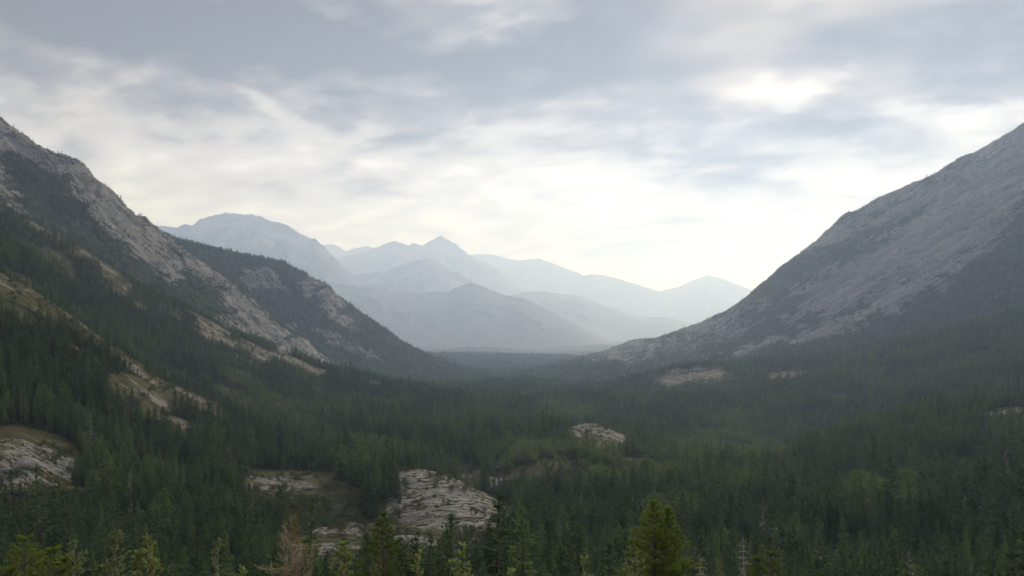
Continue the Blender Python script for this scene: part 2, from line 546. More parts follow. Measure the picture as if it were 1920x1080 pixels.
# ------------------------------------------------------------------ what grows where
def cover(px, py, Y, x):
    """bare rock, grass and tree cover (0..1) of the land"""
    z = (HPY - py) / FPX * Y
    wob = fbm(x / 45, Y / 45, 3, 61)
    wob2 = fbm(x / 11, Y / 14, 3, 71)
    wx, wy = px + 14 * wob + 5 * wob2, py + 6 * fbm(x / 40, Y / 50, 3, 65) + 2.5 * wob2
    e, f, g = regions(px, Y)
    rock = np.zeros(px.shape)
    grass = np.zeros(px.shape)
    tree = np.ones(px.shape)

    # left rocky mountain
    c, s = math.cos(R(40)), math.sin(R(40))
    a, b = x * c - z * s, x * s + z * c
    veg = fbm(a / 190, b / 95, 4, 81) * 0.55 + fbm(a / 40, b / 28, 4, 85) * 0.42
    veg = veg + 0.75 * ell(wx, wy, 95, 372, 120, 40, -42) + 0.8 * ell(wx, wy, 205, 470, 140, 34, -38) + 0.6 * ell(wx, wy, 320, 560, 120, 26, -36) + 0.5 * ell(wx, wy, 390, 545, 60, 16, -45) + 0.5 * ell(wx, wy, 60, 320, 60, 18, -35)
    for q in ((165, 345, 50, 22, -50), (240, 415, 75, 20, -42), (190, 400, 55, 20, -30), (255, 455, 60, 22, -40), (300, 495, 42, 20, -40), (420, 545, 95, 22, -38), (470, 600, 70, 16, -35), (20, 262, 55, 22, -40), (15, 345, 45, 20, -40), (345, 590, 60, 14, -32), (60, 290, 60, 18, -36)):
        veg = veg - 0.55 * ell(wx, wy, *q)
    er = np.clip(0.58 - 0.95 * veg, 0, 1)
    rock = rock + e * er
    tree = tree * (1 - e * np.clip(0.25 + 0.75 * er, 0, 1))
    # shoulder
    fr = np.zeros(px.shape)
    for q in ((470, 520, 26, 20, -50), (507, 524, 32, 17, -40), (612, 560, 62, 26, -42), (640, 592, 40, 16, -40), (560, 615, 24, 8, -20), (625, 636, 60, 11, -26), (690, 662, 45, 7, -22)):
        fr = np.maximum(fr, ell(wx, wy, *q))
    fr = fr * sstep(veg * 1.0, 0.75, 0.1) * 0.66
    rock = rock + f * fr
    tree = tree * (1 - f * sstep(fr, 0.2, 0.6) * 0.9)
    # right mountain
    c, s = math.cos(R(-31)), math.sin(R(-31))
    a, b = x * c - z * s, x * s + z * c
    gv = fbm(a / 700, b / 120, 4, 91) * 0.85 + fbm(a / 120, b / 22, 4, 95) * 0.45
    line = LF(FOREST_G, wx)
    low = sstep(wy - line, -34, 8)
    mid = sstep(wy - line, -150, -10)
    gv = gv + 0.9 * low + 0.28 * mid
    for q in ((1905, 533, 70, 9, 28, 1.2), (1410, 655, 70, 9, 22, 1.3), (1520, 628, 60, 9, 25, 1.0), (1600, 600, 70, 7, 28, 0.8), (1690, 545, 90, 10, 32, .5), (1560, 545, 120, 16, 35, .3), (1800, 400, 130, 40, 35, .3), (1300, 672, 50, 6, 15, .7)):
        gv = gv - q[5] * ell(wx, wy, *q[:5])
    gr = np.clip(0.70 - 0.95 * gv, 0, 1)
    rock = rock + g * gr
    tree = tree * (1 - g * (1 - np.clip(low * 0.95 * (1 - gr) + 0.10 + 0.28 * mid * (1 - gr), 0, 1)))

    rest = np.clip(1 - e - f - g, 0, 1)
    # second left crest
    m2 = sstep(Y, 930, 1010) * sstep(Y, 1560, 1480) * sstep(px, 760, 700)
    r2 = strip(wx, wy, [(-350, 190), (0, 374), (100, 432), (190, 488), (215, 512)], 15)
    r2 = np.maximum(r2, strip(wx, wy, [(225, 545), (245, 538)], 8))
    r2 = np.maximum(r2, strip(wx, wy, [(375, 600), (400, 632), (470, 655), (540, 672), (605, 700)], 12))
    r2 = np.maximum(r2, strip(wx, wy, [(400, 612), (430, 628)], 10))
    r2 = r2 * m2
    pat = fbm(x / 30, Y / 50, 4, 101)
    rock = rock + rest * sstep(r2 + 0.5 * pat + 0.25 * wob2, 0.45, 0.95) * 0.58
    grass = np.maximum(grass, rest * sstep(r2, 0.1, 0.4))
    tree = tree * (1 - 0.93 * rest * sstep(r2 + 0.4 * pat, 0.25, 0.65))
    # near left crest
    m1 = sstep(Y, 430, 470) * sstep(Y, 690, 640) * sstep(px, 780, 700)
    r1 = np.maximum(strip(wx, wy, [(-350, 330), (-150, 425), (0, 526), (70, 558), (125, 594)], 20), strip(wx, wy, [(120, 590), (180, 628), (235, 668), (270, 693)], 18))
    r1 = np.maximum(r1, strip(wx, wy, [(215, 718), (265, 730), (305, 745)], 17))
    r1 = np.maximum(r1, strip(wx, wy, [(290, 706), (350, 738), (410, 764)], 15))
    r1 = np.maximum(r1, strip(wx, wy, [(310, 785), (350, 800), (375, 803)], 9))
    r1 = np.maximum(r1, strip(wx, wy, [(440, 828), (480, 838), (540, 850)], 10))
    r1 = r1 * sstep(Y, 380, 420) * sstep(Y, 720, 660)
    rock = rock + rest * sstep(r1 + 0.6 * pat + 0.3 * wob2, 0.6, 1.1) * 0.42
    grass = np.maximum(grass, rest * sstep(r1, 0.1, 0.5))
    tree = tree * (1 - 0.93 * rest * sstep(r1 + 0.45 * pat, 0.3, 0.7))
    # clearings and outcrops of the valley
    for cx, cy, rx, ry, ang, y0, y1, rk in OPEN:
        m = ell(wx, wy, cx, cy, rx, ry, ang) * sstep(Y, y0 * 0.97, y0) * sstep(Y, y1 * 1.03, y1) * rest
        grass = np.maximum(grass, m)
        rock = np.maximum(rock, sstep(m * (0.45 + rk) + 0.5 * pat + 0.35 * wob2, 0.55, 0.85) * m * np.where(Y < 560, 0.36, 0.7))
        tree = tree * (1 - sstep(m, 0.15, 0.6))
    # thin places in the woods
    gap = fbm(x / 48 + 7, Y / 60, 4, 151) + 0.35 * fbm(x / 260, Y / 300, 2, 161)
    gp = sstep(gap, 0.30, 0.62) * rest * sstep(Y, 2600, 2000) * sstep(Y, 260, 330)
    tree = tree * (1 - 0.85 * gp)
    grass = np.maximum(grass, 0.55 * gp)
    # the hillside in front stays open below the viewer
    tree = tree * sstep(Y, 100, 125)
    return np.clip(rock, 0, 1), np.clip(grass, 0, 1), np.clip(tree, 0, 1)


OPEN = [
    (60, 858, 95, 56, -6, 250, 345, 0.55), (845, 935, 118, 58, -22, 300, 440, 0.75), (800, 985, 60, 20, -25, 290, 360, .5),
    (560, 915, 110, 30, -5, 340, 460, 0.35), (610, 950, 60, 45, 0, 300, 420, 0.15), (640, 1000, 80, 36, -15, 265, 340, 0.55), (590, 1040, 70, 34, -20, 240, 310, 0.5), (770, 1040, 60, 16, -28, 260, 310, 0.4),
    (905, 905, 70, 8, -14, 440, 540, 0.5), (1125, 822, 62, 34, -18, 640, 790, 0.6), (1000, 800, 28, 22, 0, 760, 900, 0.4), (820, 795, 40, 8, -10, 740, 900, 0.5),
    (1300, 707, 72, 12, 6, 1500, 1950, 0.7), (1480, 705, 50, 9, 5, 1450, 1750, 0.2), (1470, 708, 30, 6, 0, 1400, 1700, .5), (1890, 778, 55, 12, 6, 560, 740, 0.15), (1800, 880, 70, 22, 5, 400, 520, 0.1),
    (1200, 872, 60, 14, -12, 470, 620, 0.0), (1330, 1045, 40, 25, 0, 240, 290, 0.0), (1570, 1050, 60, 14, 0, 230, 280, 0.0),
]
ROCK, GRASS, TREE = cover(GP, PY, GY, HX)
print('cover', round(time.time() - T0, 1))

# ------------------------------------------------------------------ materials of the land
def land_material(name, rock_a, rock_b, floor, bump=1.0, brush=(0.045, 0.05, 0.03), mott=5.5, bed_s=(0.010, 0.055, 1.0), bed_f=(0.045, 0.16, 1.0)):
    mt, t = material(name)
    pos = t.node('ShaderNodeNewGeometry', 'Position')
    rk = t.node('ShaderNodeAttribute', 'Fac', attribute_name='rock')
    gs = t.node('ShaderNodeAttribute', 'Fac', attribute_name='grass')
    cmb = t.n.new('ShaderNodeCombineXYZ')            # coordinates along and across the rock beds
    t.put(cmb.inputs[0], t.node('ShaderNodeAttribute', 'Fac', attribute_name='along'))
    t.put(cmb.inputs[1], t.node('ShaderNodeAttribute', 'Fac', attribute_name='across'))
    bed = cmb.outputs[0]
    big = t.noise(pos, 0.012, 5, 0.6)
    frac = t.noise(pos, 0.035, 9, 0.72, 0.3)
    med = t.noise(pos, 0.09, 6, 0.65, 0.4)
    fine = t.noise(pos, 0.55, 5, 0.65)
    strat = t.noise(t.v('MULTIPLY', bed, bed_s), 1.0, 8, 0.70, 0.5)
    strat2 = t.noise(t.v('MULTIPLY', bed, bed_f), 1.0, 6, 0.68, 0.6)
    crk = t.m('ABSOLUTE', t.m('SUBTRACT', t.noise(t.v('MULTIPLY', bed, (0.016, 0.05, 1.0)), 1.0, 5, 0.6, 0.8), 0.5))
    rc = t.mix(t.ss(strat, 0.34, 0.64), rock_b, rock_a)
    rc = t.mix(t.ss(strat2, 0.45, 0.68, 0.0, 0.65), rc, (0.165, 0.15, 0.14))
    rc = t.mix(t.ss(big, 0.45, 0.65, 0.0, 0.4), rc, (0.23, 0.20, 0.175))
    rc = t.mix(t.ss(fine, 0.45, 0.72, 0.0, 0.55), rc, (0.11, 0.105, 0.10))
    rc = t.mix(t.ss(crk, 0.035, 0.0, 0.0, 0.75), rc, (0.06, 0.06, 0.048))
    gc = t.mix(t.ss(med, 0.35, 0.65), (0.090, 0.086, 0.040), (0.050, 0.058, 0.026))
    gc = t.mix(t.ss(fine, 0.5, 0.7, 0, 0.6), gc, (0.12, 0.10, 0.065))
    fc = t.mix(t.ss(med, 0.3, 0.7), floor, tuple(q * 0.6 for q in floor))
    fc = t.mix(t.ss(frac, 0.42, 0.6), fc, brush)
    edge = t.m('ADD', rk, t.m('MULTIPLY', t.m('SUBTRACT', t.m('ADD', t.m('MULTIPLY', frac, 0.55), t.m('MULTIPLY', strat2, 0.45)), 0.5), mott))
    col = t.mix(t.ss(gs, 0.2, 0.6), fc, gc)
    col = t.mix(t.ss(edge, 0.40, 0.62), col, rc)
    hgt = t.m('ADD', t.m('MULTIPLY', strat, 7.0), t.m('ADD', t.m('MULTIPLY', strat2, 3.5), t.m('MULTIPLY', fine, 0.8)))
    hgt = t.m('ADD', hgt, t.ss(crk, 0.0, 0.06, 0.0, 1.6))
    bmp = t.node('ShaderNodeBump', 0, {'Strength': 1.0 * bump, 'Distance': 2.0, 'Height': hgt})
    bs = t.node('ShaderNodeBsdfPrincipled', 0, {'Base Color': col, 'Roughness': 0.95, 'Specular IOR Level': 0.08, 'Normal': bmp})
    finish(t, bs)
    return mt


M_land = land_material('land', (0.26, 0.245, 0.225), (0.15, 0.14, 0.13), (0.021, 0.029, 0.016))
M_mtn = land_material('grey_rock_mountain', (0.250, 0.252, 0.255), (0.128, 0.129, 0.132), (0.040, 0.048, 0.030))
M_mtn2 = land_material('shade_blue_grey_mountain', (0.205, 0.220, 0.245), (0.088, 0.094, 0.108), (0.036, 0.044, 0.034), 0.8, (0.05, 0.055, 0.045), 4.0, (0.0035, 0.042, 1.0), (0.014, 0.13, 1.0))  # blue of shade and haze, and relief contrast, put into the rock colours

def beds(px, Y, X, Z):
    e, f, g = regions(px, Y)
    left = (e + f) > 0.5
    right = g > 0.5
    ang = np.where(left, R(38), np.where(right, R(-31), 0.0))
    w2 = np.where(left | right, Z, Y)
    c, s = np.cos(ang), np.sin(ang)
    return X * c - np.where(left | right, Z, 0) * s, X * s + np.where(left | right, Z, 0) * c + np.where(left | right, 0.3, 1.0) * Y


ALONG, ACROSS = beds(GP, GY, HX, HZ)
# ------------------------------------------------------------------ land surface, cut along the hollows into ground and mountains
nr, nc = GP.shape
V = np.stack([HX, GY, HZ], -1).reshape(-1, 3)
idx = np.arange(nr * nc).reshape(nr, nc)
quad = np.stack([idx[:-1, :-1], idx[:-1, 1:], idx[1:, 1:], idx[1:, :-1]], -1).reshape(-1, 4)
qp, qy = GP[:-1, :-1].ravel(), GY[:-1, :-1].ravel()
in_e = (qy > LF(FOOT_E, qp)) & (qy <= LF(BACK_E, qp)) & (qp < 690)
in_f = (qy > LF(BACK_E, qp)) & (qp < 880) & (qy < 3700)
in_g = (qy > LF(FOOT_G, qp)) & (qp > 1040) & (qy < 4000)
in_h = (qy < 215)
part_id = np.where(in_e, 1, np.where(in_f, 2, np.where(in_g, 3, np.where(in_h, 4, 0))))
for pid, nm, lab, mt in ((0, 'valley_floor', 'wooded valley floor and lower slopes with pale clearings', M_land),
                         (1, 'mountain', 'steep pale rocky mountainside rising out of the frame at the left', M_mtn),
                         (2, 'mountain', 'dark wooded mountain shoulder with pale rock knobs behind the left rocky mountainside', M_mtn),
                         (3, 'mountain', 'big blue-grey rocky mountain with a long even slope at the right', M_mtn2),
                         (4, 'hillside', 'hillside dropping away below the viewpoint', M_land)):
    q = quad[part_id == pid]
    used, invx = np.unique(q, return_inverse=True)
    me = mesh_from(nm, V[used], invx.reshape(-1, 4), mt, True, {'rock': ROCK.ravel()[used], 'grass': GRASS.ravel()[used], 'along': ALONG.ravel()[used], 'across': ACROSS.ravel()[used]})
    thing(link(nm, me), lab, kind='structure')
print('land mesh', round(time.time() - T0, 1))

# ------------------------------------------------------------------ far mountains
M_far = land_material('far_mountain', (0.17, 0.17, 0.175), (0.13, 0.13, 0.135), (0.06, 0.068, 0.06), 0.6, (0.075, 0.08, 0.072), 2.0)


def far_mountain(label, crest, dist, front, back, seed, rough=0.5, rockiness=0.5, depth=None, foot=653, step=2.2):
    """a ridge: crest line (column, row), its distance, how far its front and back slopes reach"""
    xs = np.arange(crest[0][0], crest[-1][0] + 1, step)
    cpx, cpy = [p[0] for p in crest], [p[1] for p in crest]
    cr = np.interp(xs, cpx, cpy)
    cr = cr + 1.1 * fbm(xs / 14, xs * 0 + seed, 4, seed)
    t = np.concatenate([np.linspace(-1, 0, 70)[:-1], np.linspace(0, 1, 14)])
    X0, Tm = np.meshgrid(xs, t)
    Yc = dist * (1 + 0.05 * fbm(xs / 240, xs * 0, 3, seed))
    Y = Yc[None, :] + np.where(Tm < 0, Tm * front, Tm * back)
    x = (X0 - 960) / FPX * dist
    zc = (HPY - cr) / FPX * Yc
    zf = -262.0
    k = np.abs(Tm) ** 0.85
    hgt = np.maximum(zc - zf, 0)[None, :]
    spur = ridged(x / (0.075 * dist) + fbm(x / 900, Y / 900, 3, seed) * .5, Tm * 0.9 + seed, 4, seed + 3, 0.5)
    det = fbm(x / (0.02 * dist), Y / (0.02 * dist), 4, seed + 7)
    sh = np.sin(np.clip(k, 0, 1) * np.pi) * sstep(np.abs(Tm), 0.0, 0.22)
    z = zf + hgt * np.clip(1 - k + rough * 0.30 * spur * sh + 0.03 * det * sh, -0.1, 1.2) - 6 * k
    z = z + 0.010 * rough * hgt * fbm(x / (0.006 * dist), Y / 300, 3, seed + 9) * (np.abs(Tm) < 0.03)
    nr, nc = X0.shape
    idx = np.arange(nr * nc).reshape(nr, nc)
    q = np.stack([idx[:-1, :-1], idx[:-1, 1:], idx[1:, 1:], idx[1:, :-1]], -1).reshape(-1, 4)
    rk = sstep(fbm(x / (0.03 * dist), (z + Y * .3) / (0.02 * dist), 4, seed + 11) + 0.9 * (z - zf) / hgt.max() - 0.45, 0.0, 0.5) * rockiness
    me = mesh_from('mountain', np.stack([x / dist * Y * 0 + (X0 - 960) / FPX * Y, Y, z], -1).reshape(-1, 3), q, M_far, True, {'rock': rk.ravel(), 'grass': np.zeros(rk.size), 'along': (x * 0.3).ravel(), 'across': ((z + Y * 0.3) * 0.3).ravel()})
    thing(link('mountain', me), label, kind='structure')


far_mountain('broad flat-topped blue mountain behind the left shoulder', [(40, 500), (160, 430), (240, 418), (270, 420), (300, 424), (335, 426), (345, 420), (362, 422), (375, 411), (400, 404), (425, 399), (455, 402), (488, 404), (510, 415), (535, 420), (560, 436), (578, 445), (590, 448), (610, 464), (640, 497), (665, 520), (700, 560), (760, 610), (830, 650)], 14500, 4200, 3600, 3, 0.55, 0.8)
far_mountain('low dark rounded ridge across the middle of the valley, nearest of the far ridges', [(480, 540), (560, 526), (600, 524), (650, 534), (700, 541), (760, 549), (790, 550), (812, 546), (840, 547), (862, 536), (885, 530), (910, 539), (945, 553), (985, 560), (1010, 572), (1050, 592), (1090, 614), (1130, 634), (1180, 652), (1220, 656)], 12000, 3000, 2600, 13, 0.5, 0.35)
far_mountain('pale sharp-topped triangular mountain between the flat-topped mountain and the twin peaks', [(560, 600), (620, 540), (650, 520), (690, 512), (720, 508), (760, 494), (785, 486), (803, 482), (820, 488), (850, 508), (880, 524), (930, 552), (980, 585), (1040, 625), (1080, 650)], 15500, 3200, 1900, 23, 0.6, 0.7)
far_mountain('pale mountain with a row of peaks at the middle of the skyline', [(560, 560), (620, 500), (645, 482), (690, 470), (715, 460), (738, 451), (752, 455), (765, 461), (775, 456), (792, 461), (808, 450), (826, 442), (840, 449), (855, 458), (880, 478), (920, 497), (950, 520), (985, 550), (1030, 580), (1090, 615), (1150, 645), (1180, 655)], 20500, 2800, 2600, 33, 0.6, 0.8)
far_mountain('faint distant mountain showing between the flat-topped mountain and the row of peaks', [(500, 560), (570, 480), (600, 461), (617, 457), (632, 460), (650, 472), (668, 464), (690, 461), (712, 470), (760, 500), (830, 560)], 24000, 2000, 2000, 43, 0.5, 0.6)
far_mountain('faint long sloping ridge to the right of the row of peaks', [(840, 510), (880, 478), (905, 475), (935, 480), (960, 487), (985, 488), (1008, 484), (1030, 491), (1065, 505), (1095, 516), (1118, 514), (1150, 520), (1190, 532), (1215, 540), (1250, 552), (1290, 580), (1350, 620), (1400, 650)], 25500, 3000, 2600, 53, 0.5, 0.6)
far_mountain('faint humped mountain above the foot of the right mountain', [(1120, 600), (1180, 560), (1235, 546), (1265, 540), (1295, 527), (1325, 516), (1345, 519), (1375, 530), (1415, 546), (1460, 565), (1540, 590), (1640, 620)], 26500, 3600, 3000, 63, 0.5, 0.6)
far_mountain('pale ridge sloping down to the right in front of the faint ridges', [(900, 600), (950, 556), (985, 547), (1020, 546), (1055, 551), (1090, 556), (1130, 572), (1180, 590), (1215, 594), (1245, 594), (1280, 602), (1305, 610), (1350, 630), (1400, 652)], 17000, 3400, 2600, 73, 0.5, 0.6)
far_mountain('low grey spur at the end of the valley beside the right mountain', [(960, 650), (1020, 620), (1060, 602), (1085, 600), (1110, 607), (1150, 625), (1190, 642), (1240, 655), (1290, 657)], 15000, 3000, 2800, 83, 0.4, 0.3)
print('far', round(time.time() - T0, 1))

# ------------------------------------------------------------------ the air
def box_mesh(name, lo, hi, mat):
    (x0, y0, z0), (x1, y1, z1) = lo, hi
    v = np.array([(x0, y0, z0), (x1, y0, z0), (x1, y1, z0), (x0, y1, z0), (x0, y0, z1), (x1, y0, z1), (x1, y1, z1), (x0, y1, z1)])
    f = np.array([(0, 3, 2, 1), (4, 5, 6, 7), (0, 1, 5, 4), (1, 2, 6, 5), (2, 3, 7, 6), (3, 0, 4, 7)])
    return mesh_from(name, v, f, mat)


M_haze, t = material('haze')
vol = t.node('ShaderNodeVolumePrincipled', 0, {'Color': (0.49, 0.665, 1.0, 1), 'Absorption Color': (1, 1, 1, 1), 'Density': HAZE, 'Anisotropy': 0.40})
vol.node.inputs['Density Attribute'].default_value = ''
vol.node.inputs['Color Attribute'].default_value = ''
vol.node.inputs['Temperature Attribute'].default_value = ''
finish(t, None, vol)
hz = link('haze', box_mesh('haze', (-64000, -800, -264 - 8), (64000, 52000, HAZE_TOP), M_haze))
thing(hz, 'pale haze filling the valley air', kind='stuff')

# outcrops: name, label, bearing, distance, half sizes, turn, bulge, seed, resolution, slab size, turf share, slab turn, joint depth
OUTCROPS = [
    ('rock_dome', 'long pale cracked rock dome rising out of the forest at the bottom centre', 838, 368, 37, 66, 14, 2.4, 3, 0.42, (9.5, 2.8), 0.26, 32, 0.6),
    ('rock_outcrop', 'wide flat outcrop of rock and turf left of the long rock dome', 520, 392, 22, 26, 0, 0.9, 23, 0.5, (3.2, 1.6), 0.55, 10, 0.5),
    ('rock_outcrop', 'broken grey rock between the bare larch and the dark pine', 628, 308, 13, 16, 0, 1.2, 33, 0.4, (3.0, 1.5), 0.42, 35, 0.6),
    ('rock_outcrop', 'rough grey rock slab at the bottom edge behind the bare larch', 598, 262, 11, 16, 10, 1.0, 43, 0.4, (2.8, 1.4), 0.42, 35, 0.6),
    ('rock_outcrop', 'narrow rock rib below the long dome, right of the dark pine', 775, 290, 8, 14, 30, 1.2, 53, 0.4, (3.0, 1.5), 0.32, 40, 0.5),
    ('rock_outcrop', 'mossy pale outcrop with a rounded boulder at the left edge', 55, 296, 18, 32, -8, 1.6, 63, 0.42, (4.2, 2.0), 0.46, -10, 0.6),
    ('rock_dome', 'small distant pale rock dome with trees in front, centre right', 1126, 735, 26, 48, 16, 3.0, 73, 0.9, (7.0, 3.0), 0.42, 35, 0.7),
    ('rock_outcrop', 'strip of light broken rock behind the long rock dome', 905, 486, 20, 12, -6, 0.8, 83, 0.6, (4.0, 2.0), 0.36, 20, 0.5),
    ('rock_outcrop', 'long light rock ledge on the wooded foothill below the right mountain', 1302, 1760, 80, 62, 0, 3.0, 93, 2.2, (14.0, 6.0), 0.45, 10, 1.4),
    ('rock_outcrop', 'small bare rock patch left of the small distant rock dome', 1000, 830, 14, 22, 0, 1.0, 103, 0.8, (6.0, 3.0), 0.36, 30, 0.6),
]


def bulge_at(x, y):
    """how far the outcrops stand proud of the land"""
    r = np.zeros(np.shape(x))
    for q in OUTCROPS:
        X0 = (q[2] - 960) / FPX * q[3]
        c, s = math.cos(R(q[6])), math.sin(R(q[6]))
        u, v = ((x - X0) * c + (y - q[3]) * s) / q[4], (-(x - X0) * s + (y - q[3]) * c) / q[5]
        rr = u * u + v * v
        r = np.maximum(r, np.where(rr < 0.9, 0.35 + q[7] * (1 - rr), 0))
    return r

# ------------------------------------------------------------------ plants: shapes
class Tris:
    """collects triangles"""
    def __init__(s):
        s.v, s.f, s.n = [], [], 0

    def add(s, verts, faces):
        verts = np.asarray(verts, float).reshape(-1, 3)
        s.v.append(verts)
        s.f.append(np.asarray(faces, int).reshape(-1, 3) + s.n)
        s.n += len(verts)

    def kite(s, p, d, side, ln, wid, lift=0.0, at=0.45):
        """folded leaf-shaped blade from p along d"""
        q = p + d * ln
        m = p + d * (ln * at)
        up = np.cross(side, d)
        s.add([p, m + side * wid + up * lift, q, m - side * wid + up * lift], [(0, 1, 2), (0, 2, 3)])

    def tube(s, path, radii, k=5):
        path = np.asarray(path, float)
        rings = []
        for i, (p, r) in enumerate(zip(path, radii)):
            t = path[min(i + 1, len(path) - 1)] - path[max(i - 1, 0)]
            t = t / (np.linalg.norm(t) + 1e-9)
            a = np.cross(t, (0.31, 0.95, 0.05) if abs(t[1]) < 0.9 else (1, 0, 0))
            a /= np.linalg.norm(a) + 1e-9
            b = np.cross(t, a)
            ang = np.arange(k) / k * 2 * np.pi
            rings.append(p + r * (np.cos(ang)[:, None] * a + np.sin(ang)[:, None] * b))
        fs = []
        for i in range(len(path) - 1):
            for j in range(k):
                a0, a1, b0, b1 = i * k + j, i * k + (j + 1) % k, (i + 1) * k + j, (i + 1) * k + (j + 1) % k
                fs += [(a0, a1, b1), (a0, b1, b0)]
        s.add(np.concatenate(rings), fs)

    def mesh(s, name, mat, smooth=False):
        return mesh_from(name, np.concatenate(s.v), np.concatenate(s.f), mat, smooth)


def foliage_material(name, ca, cb, cc, trans=0.25, dry=None, spec=0.06):
    mt, t = material(name)
    oi = t.n.new('ShaderNodeObjectInfo')
    tint = t.node('ShaderNodeAttribute', 'Fac', attribute_name='tint', attribute_type='INSTANCER')
    rnd = t.m('ADD', t.m('MULTIPLY', oi.outputs['Random'], 0.60), t.m('MULTIPLY', tint, 0.70), clamp=True)
    pos = t.node('ShaderNodeTexCoord', 'Object')
    nz = t.noise(pos, 1.3, 3, 0.6)
    col = t.ramp(rnd, [(0.0, ca), (0.55, cb), (1.0, cc)])
    col = t.mix(t.ss(nz, 0.3, 0.7), col, t.mix(0.5, col, cc))
    if dry:
        col = t.mix(t.ss(t.noise(pos, 2.1, 2, 0.5), 0.58, 0.72, 0, 0.7), col, dry)
    d = t.node('ShaderNodeBsdfPrincipled', 0, {'Base Color': col, 'Roughness': 0.8, 'Specular IOR Level': spec})
    tr = t.node('ShaderNodeBsdfTranslucent', 0, {'Color': col})
    ms = t.n.new('ShaderNodeMixShader')
    t.put(ms.inputs[0], trans)
    t.put(ms.inputs[1], d)
    t.put(ms.inputs[2], tr)
    finish(t, ms.outputs[0])
    return mt


def bark_material(name, a, b, scale=9.0):
    mt, t = material(name)
    pos = t.node('ShaderNodeTexCoord', 'Object')
    nz = t.noise(t.v('MULTIPLY', pos, (scale, scale, scale * 0.25)), 1.0, 5, 0.65)
    col = t.mix(t.ss(nz, 0.35, 0.65), a, b)
    bmp = t.node('ShaderNodeBump', 0, {'Strength': 0.6, 'Distance': 0.02, 'Height': nz})
    finish(t, t.node('ShaderNodeBsdfPrincipled', 0, {'Base Color': col, 'Roughness': 0.9, 'Specular IOR Level': 0.2, 'Normal': bmp}))
    return mt


M_needle = foliage_material('dark_needles', (0.017, 0.042, 0.024), (0.042, 0.088, 0.044), (0.115, 0.170, 0.058), 0.36)
M_leafy = foliage_material('green_leaves', (0.055, 0.095, 0.038), (0.080, 0.125, 0.045), (0.125, 0.165, 0.055), 0.30)
M_shrub = foliage_material('shrub_leaves', (0.036, 0.060, 0.028), (0.050, 0.076, 0.034), (0.080, 0.098, 0.038), 0.22)
M_bark = bark_material('grey_brown_bark', (0.075, 0.058, 0.045), (0.13, 0.11, 0.09))


M_snag = bark_material('grey_dead_wood', (0.12, 0.11, 0.10), (0.20, 0.185, 0.165))


def unit(v):
    return v / (np.linalg.norm(v) + 1e-9)


def conifer_meshes(seed, h=10.0, rad=1.6, whorls=26, per=8, bottom=0.06, ragged=0.35, taper=0.8, mat=None):
    g = np.random.default_rng(seed)
    tk = Tris()
    lean = g.normal(0, 0.012, 2)
    zs = np.linspace(0, h * 0.98, 6)
    path = np.stack([lean[0] * zs * zs / h, lean[1] * zs * zs / h, zs - 0.8 * (zs == 0)], -1)
    tk.tube(path, np.interp(zs, [0, h], [0.16, 0.015]), 6)
    c = Tris()
    for k in range(whorls):
        t = (k + g.uniform(-0.4, 0.4)) / whorls
        z = h * (bottom + (1 - bottom) * max(0, t))
        ln0 = rad * max(0.0, 1 - t) ** taper * (0.7 if t < 0.1 else 1.0) * g.uniform(0.82, 1.12)
        az0 = g.uniform(0, 6.28)
        for j in range(per):
            if g.random() < 0.08:
                continue
            az = az0 + j * 6.28 / per + g.uniform(-0.4, 0.4)
            ln = ln0 * (1 + ragged * g.uniform(-1, 0.8)) + 0.14
            el = np.interp(t, [0, 0.5, 1], [-0.25, 0.1, 0.9]) + g.uniform(-0.3, 0.3)
            d = np.array([math.cos(az) * math.cos(el), math.sin(az) * math.cos(el), math.sin(el)])
            side = np.array([-math.sin(az), math.cos(az), 0])
            p = np.array([lean[0] * z * z / h, lean[1] * z * z / h, z + g.uniform(-0.15, 0.15)])
            c.kite(p, d, side, ln * 0.9, ln * 0.13 + 0.04, -0.06 * ln, 0.55)
            n = 3 + int(ln > 0.5) + 2 * int(ln > 0.9)
            for q in range(n):                       # sprays along the branch
                f = g.uniform(0.35, 1.0)
                dd = unit(d + side * g.normal(0, 0.55) + np.array([0, 0, g.normal(0.05, 0.4)]))
                sd = unit(np.cross(dd, g.normal(0, 1, 3)))
                sl = g.uniform(0.28, 0.5) * (0.6 + 0.4 * min(1, ln))
                c.kite(p + d * ln * f * 0.85, dd, sd, sl, sl * g.uniform(0.16, 0.26), 0.02, 0.45)
    top = np.array([lean[0] * h, lean[1] * h, h])
    for j in range(4):
        az = j * 1.57 + g.uniform(0, 1)
        c.kite(top - (0, 0, 0.5), unit(np.array([math.cos(az) * 0.12, math.sin(az) * 0.12, 1.0])), np.array([-math.sin(az), math.cos(az), 0]), 0.75, 0.07, 0)
    return tk.mesh('trunk', mat or M_bark), c.mesh('crown', mat or M_needle)


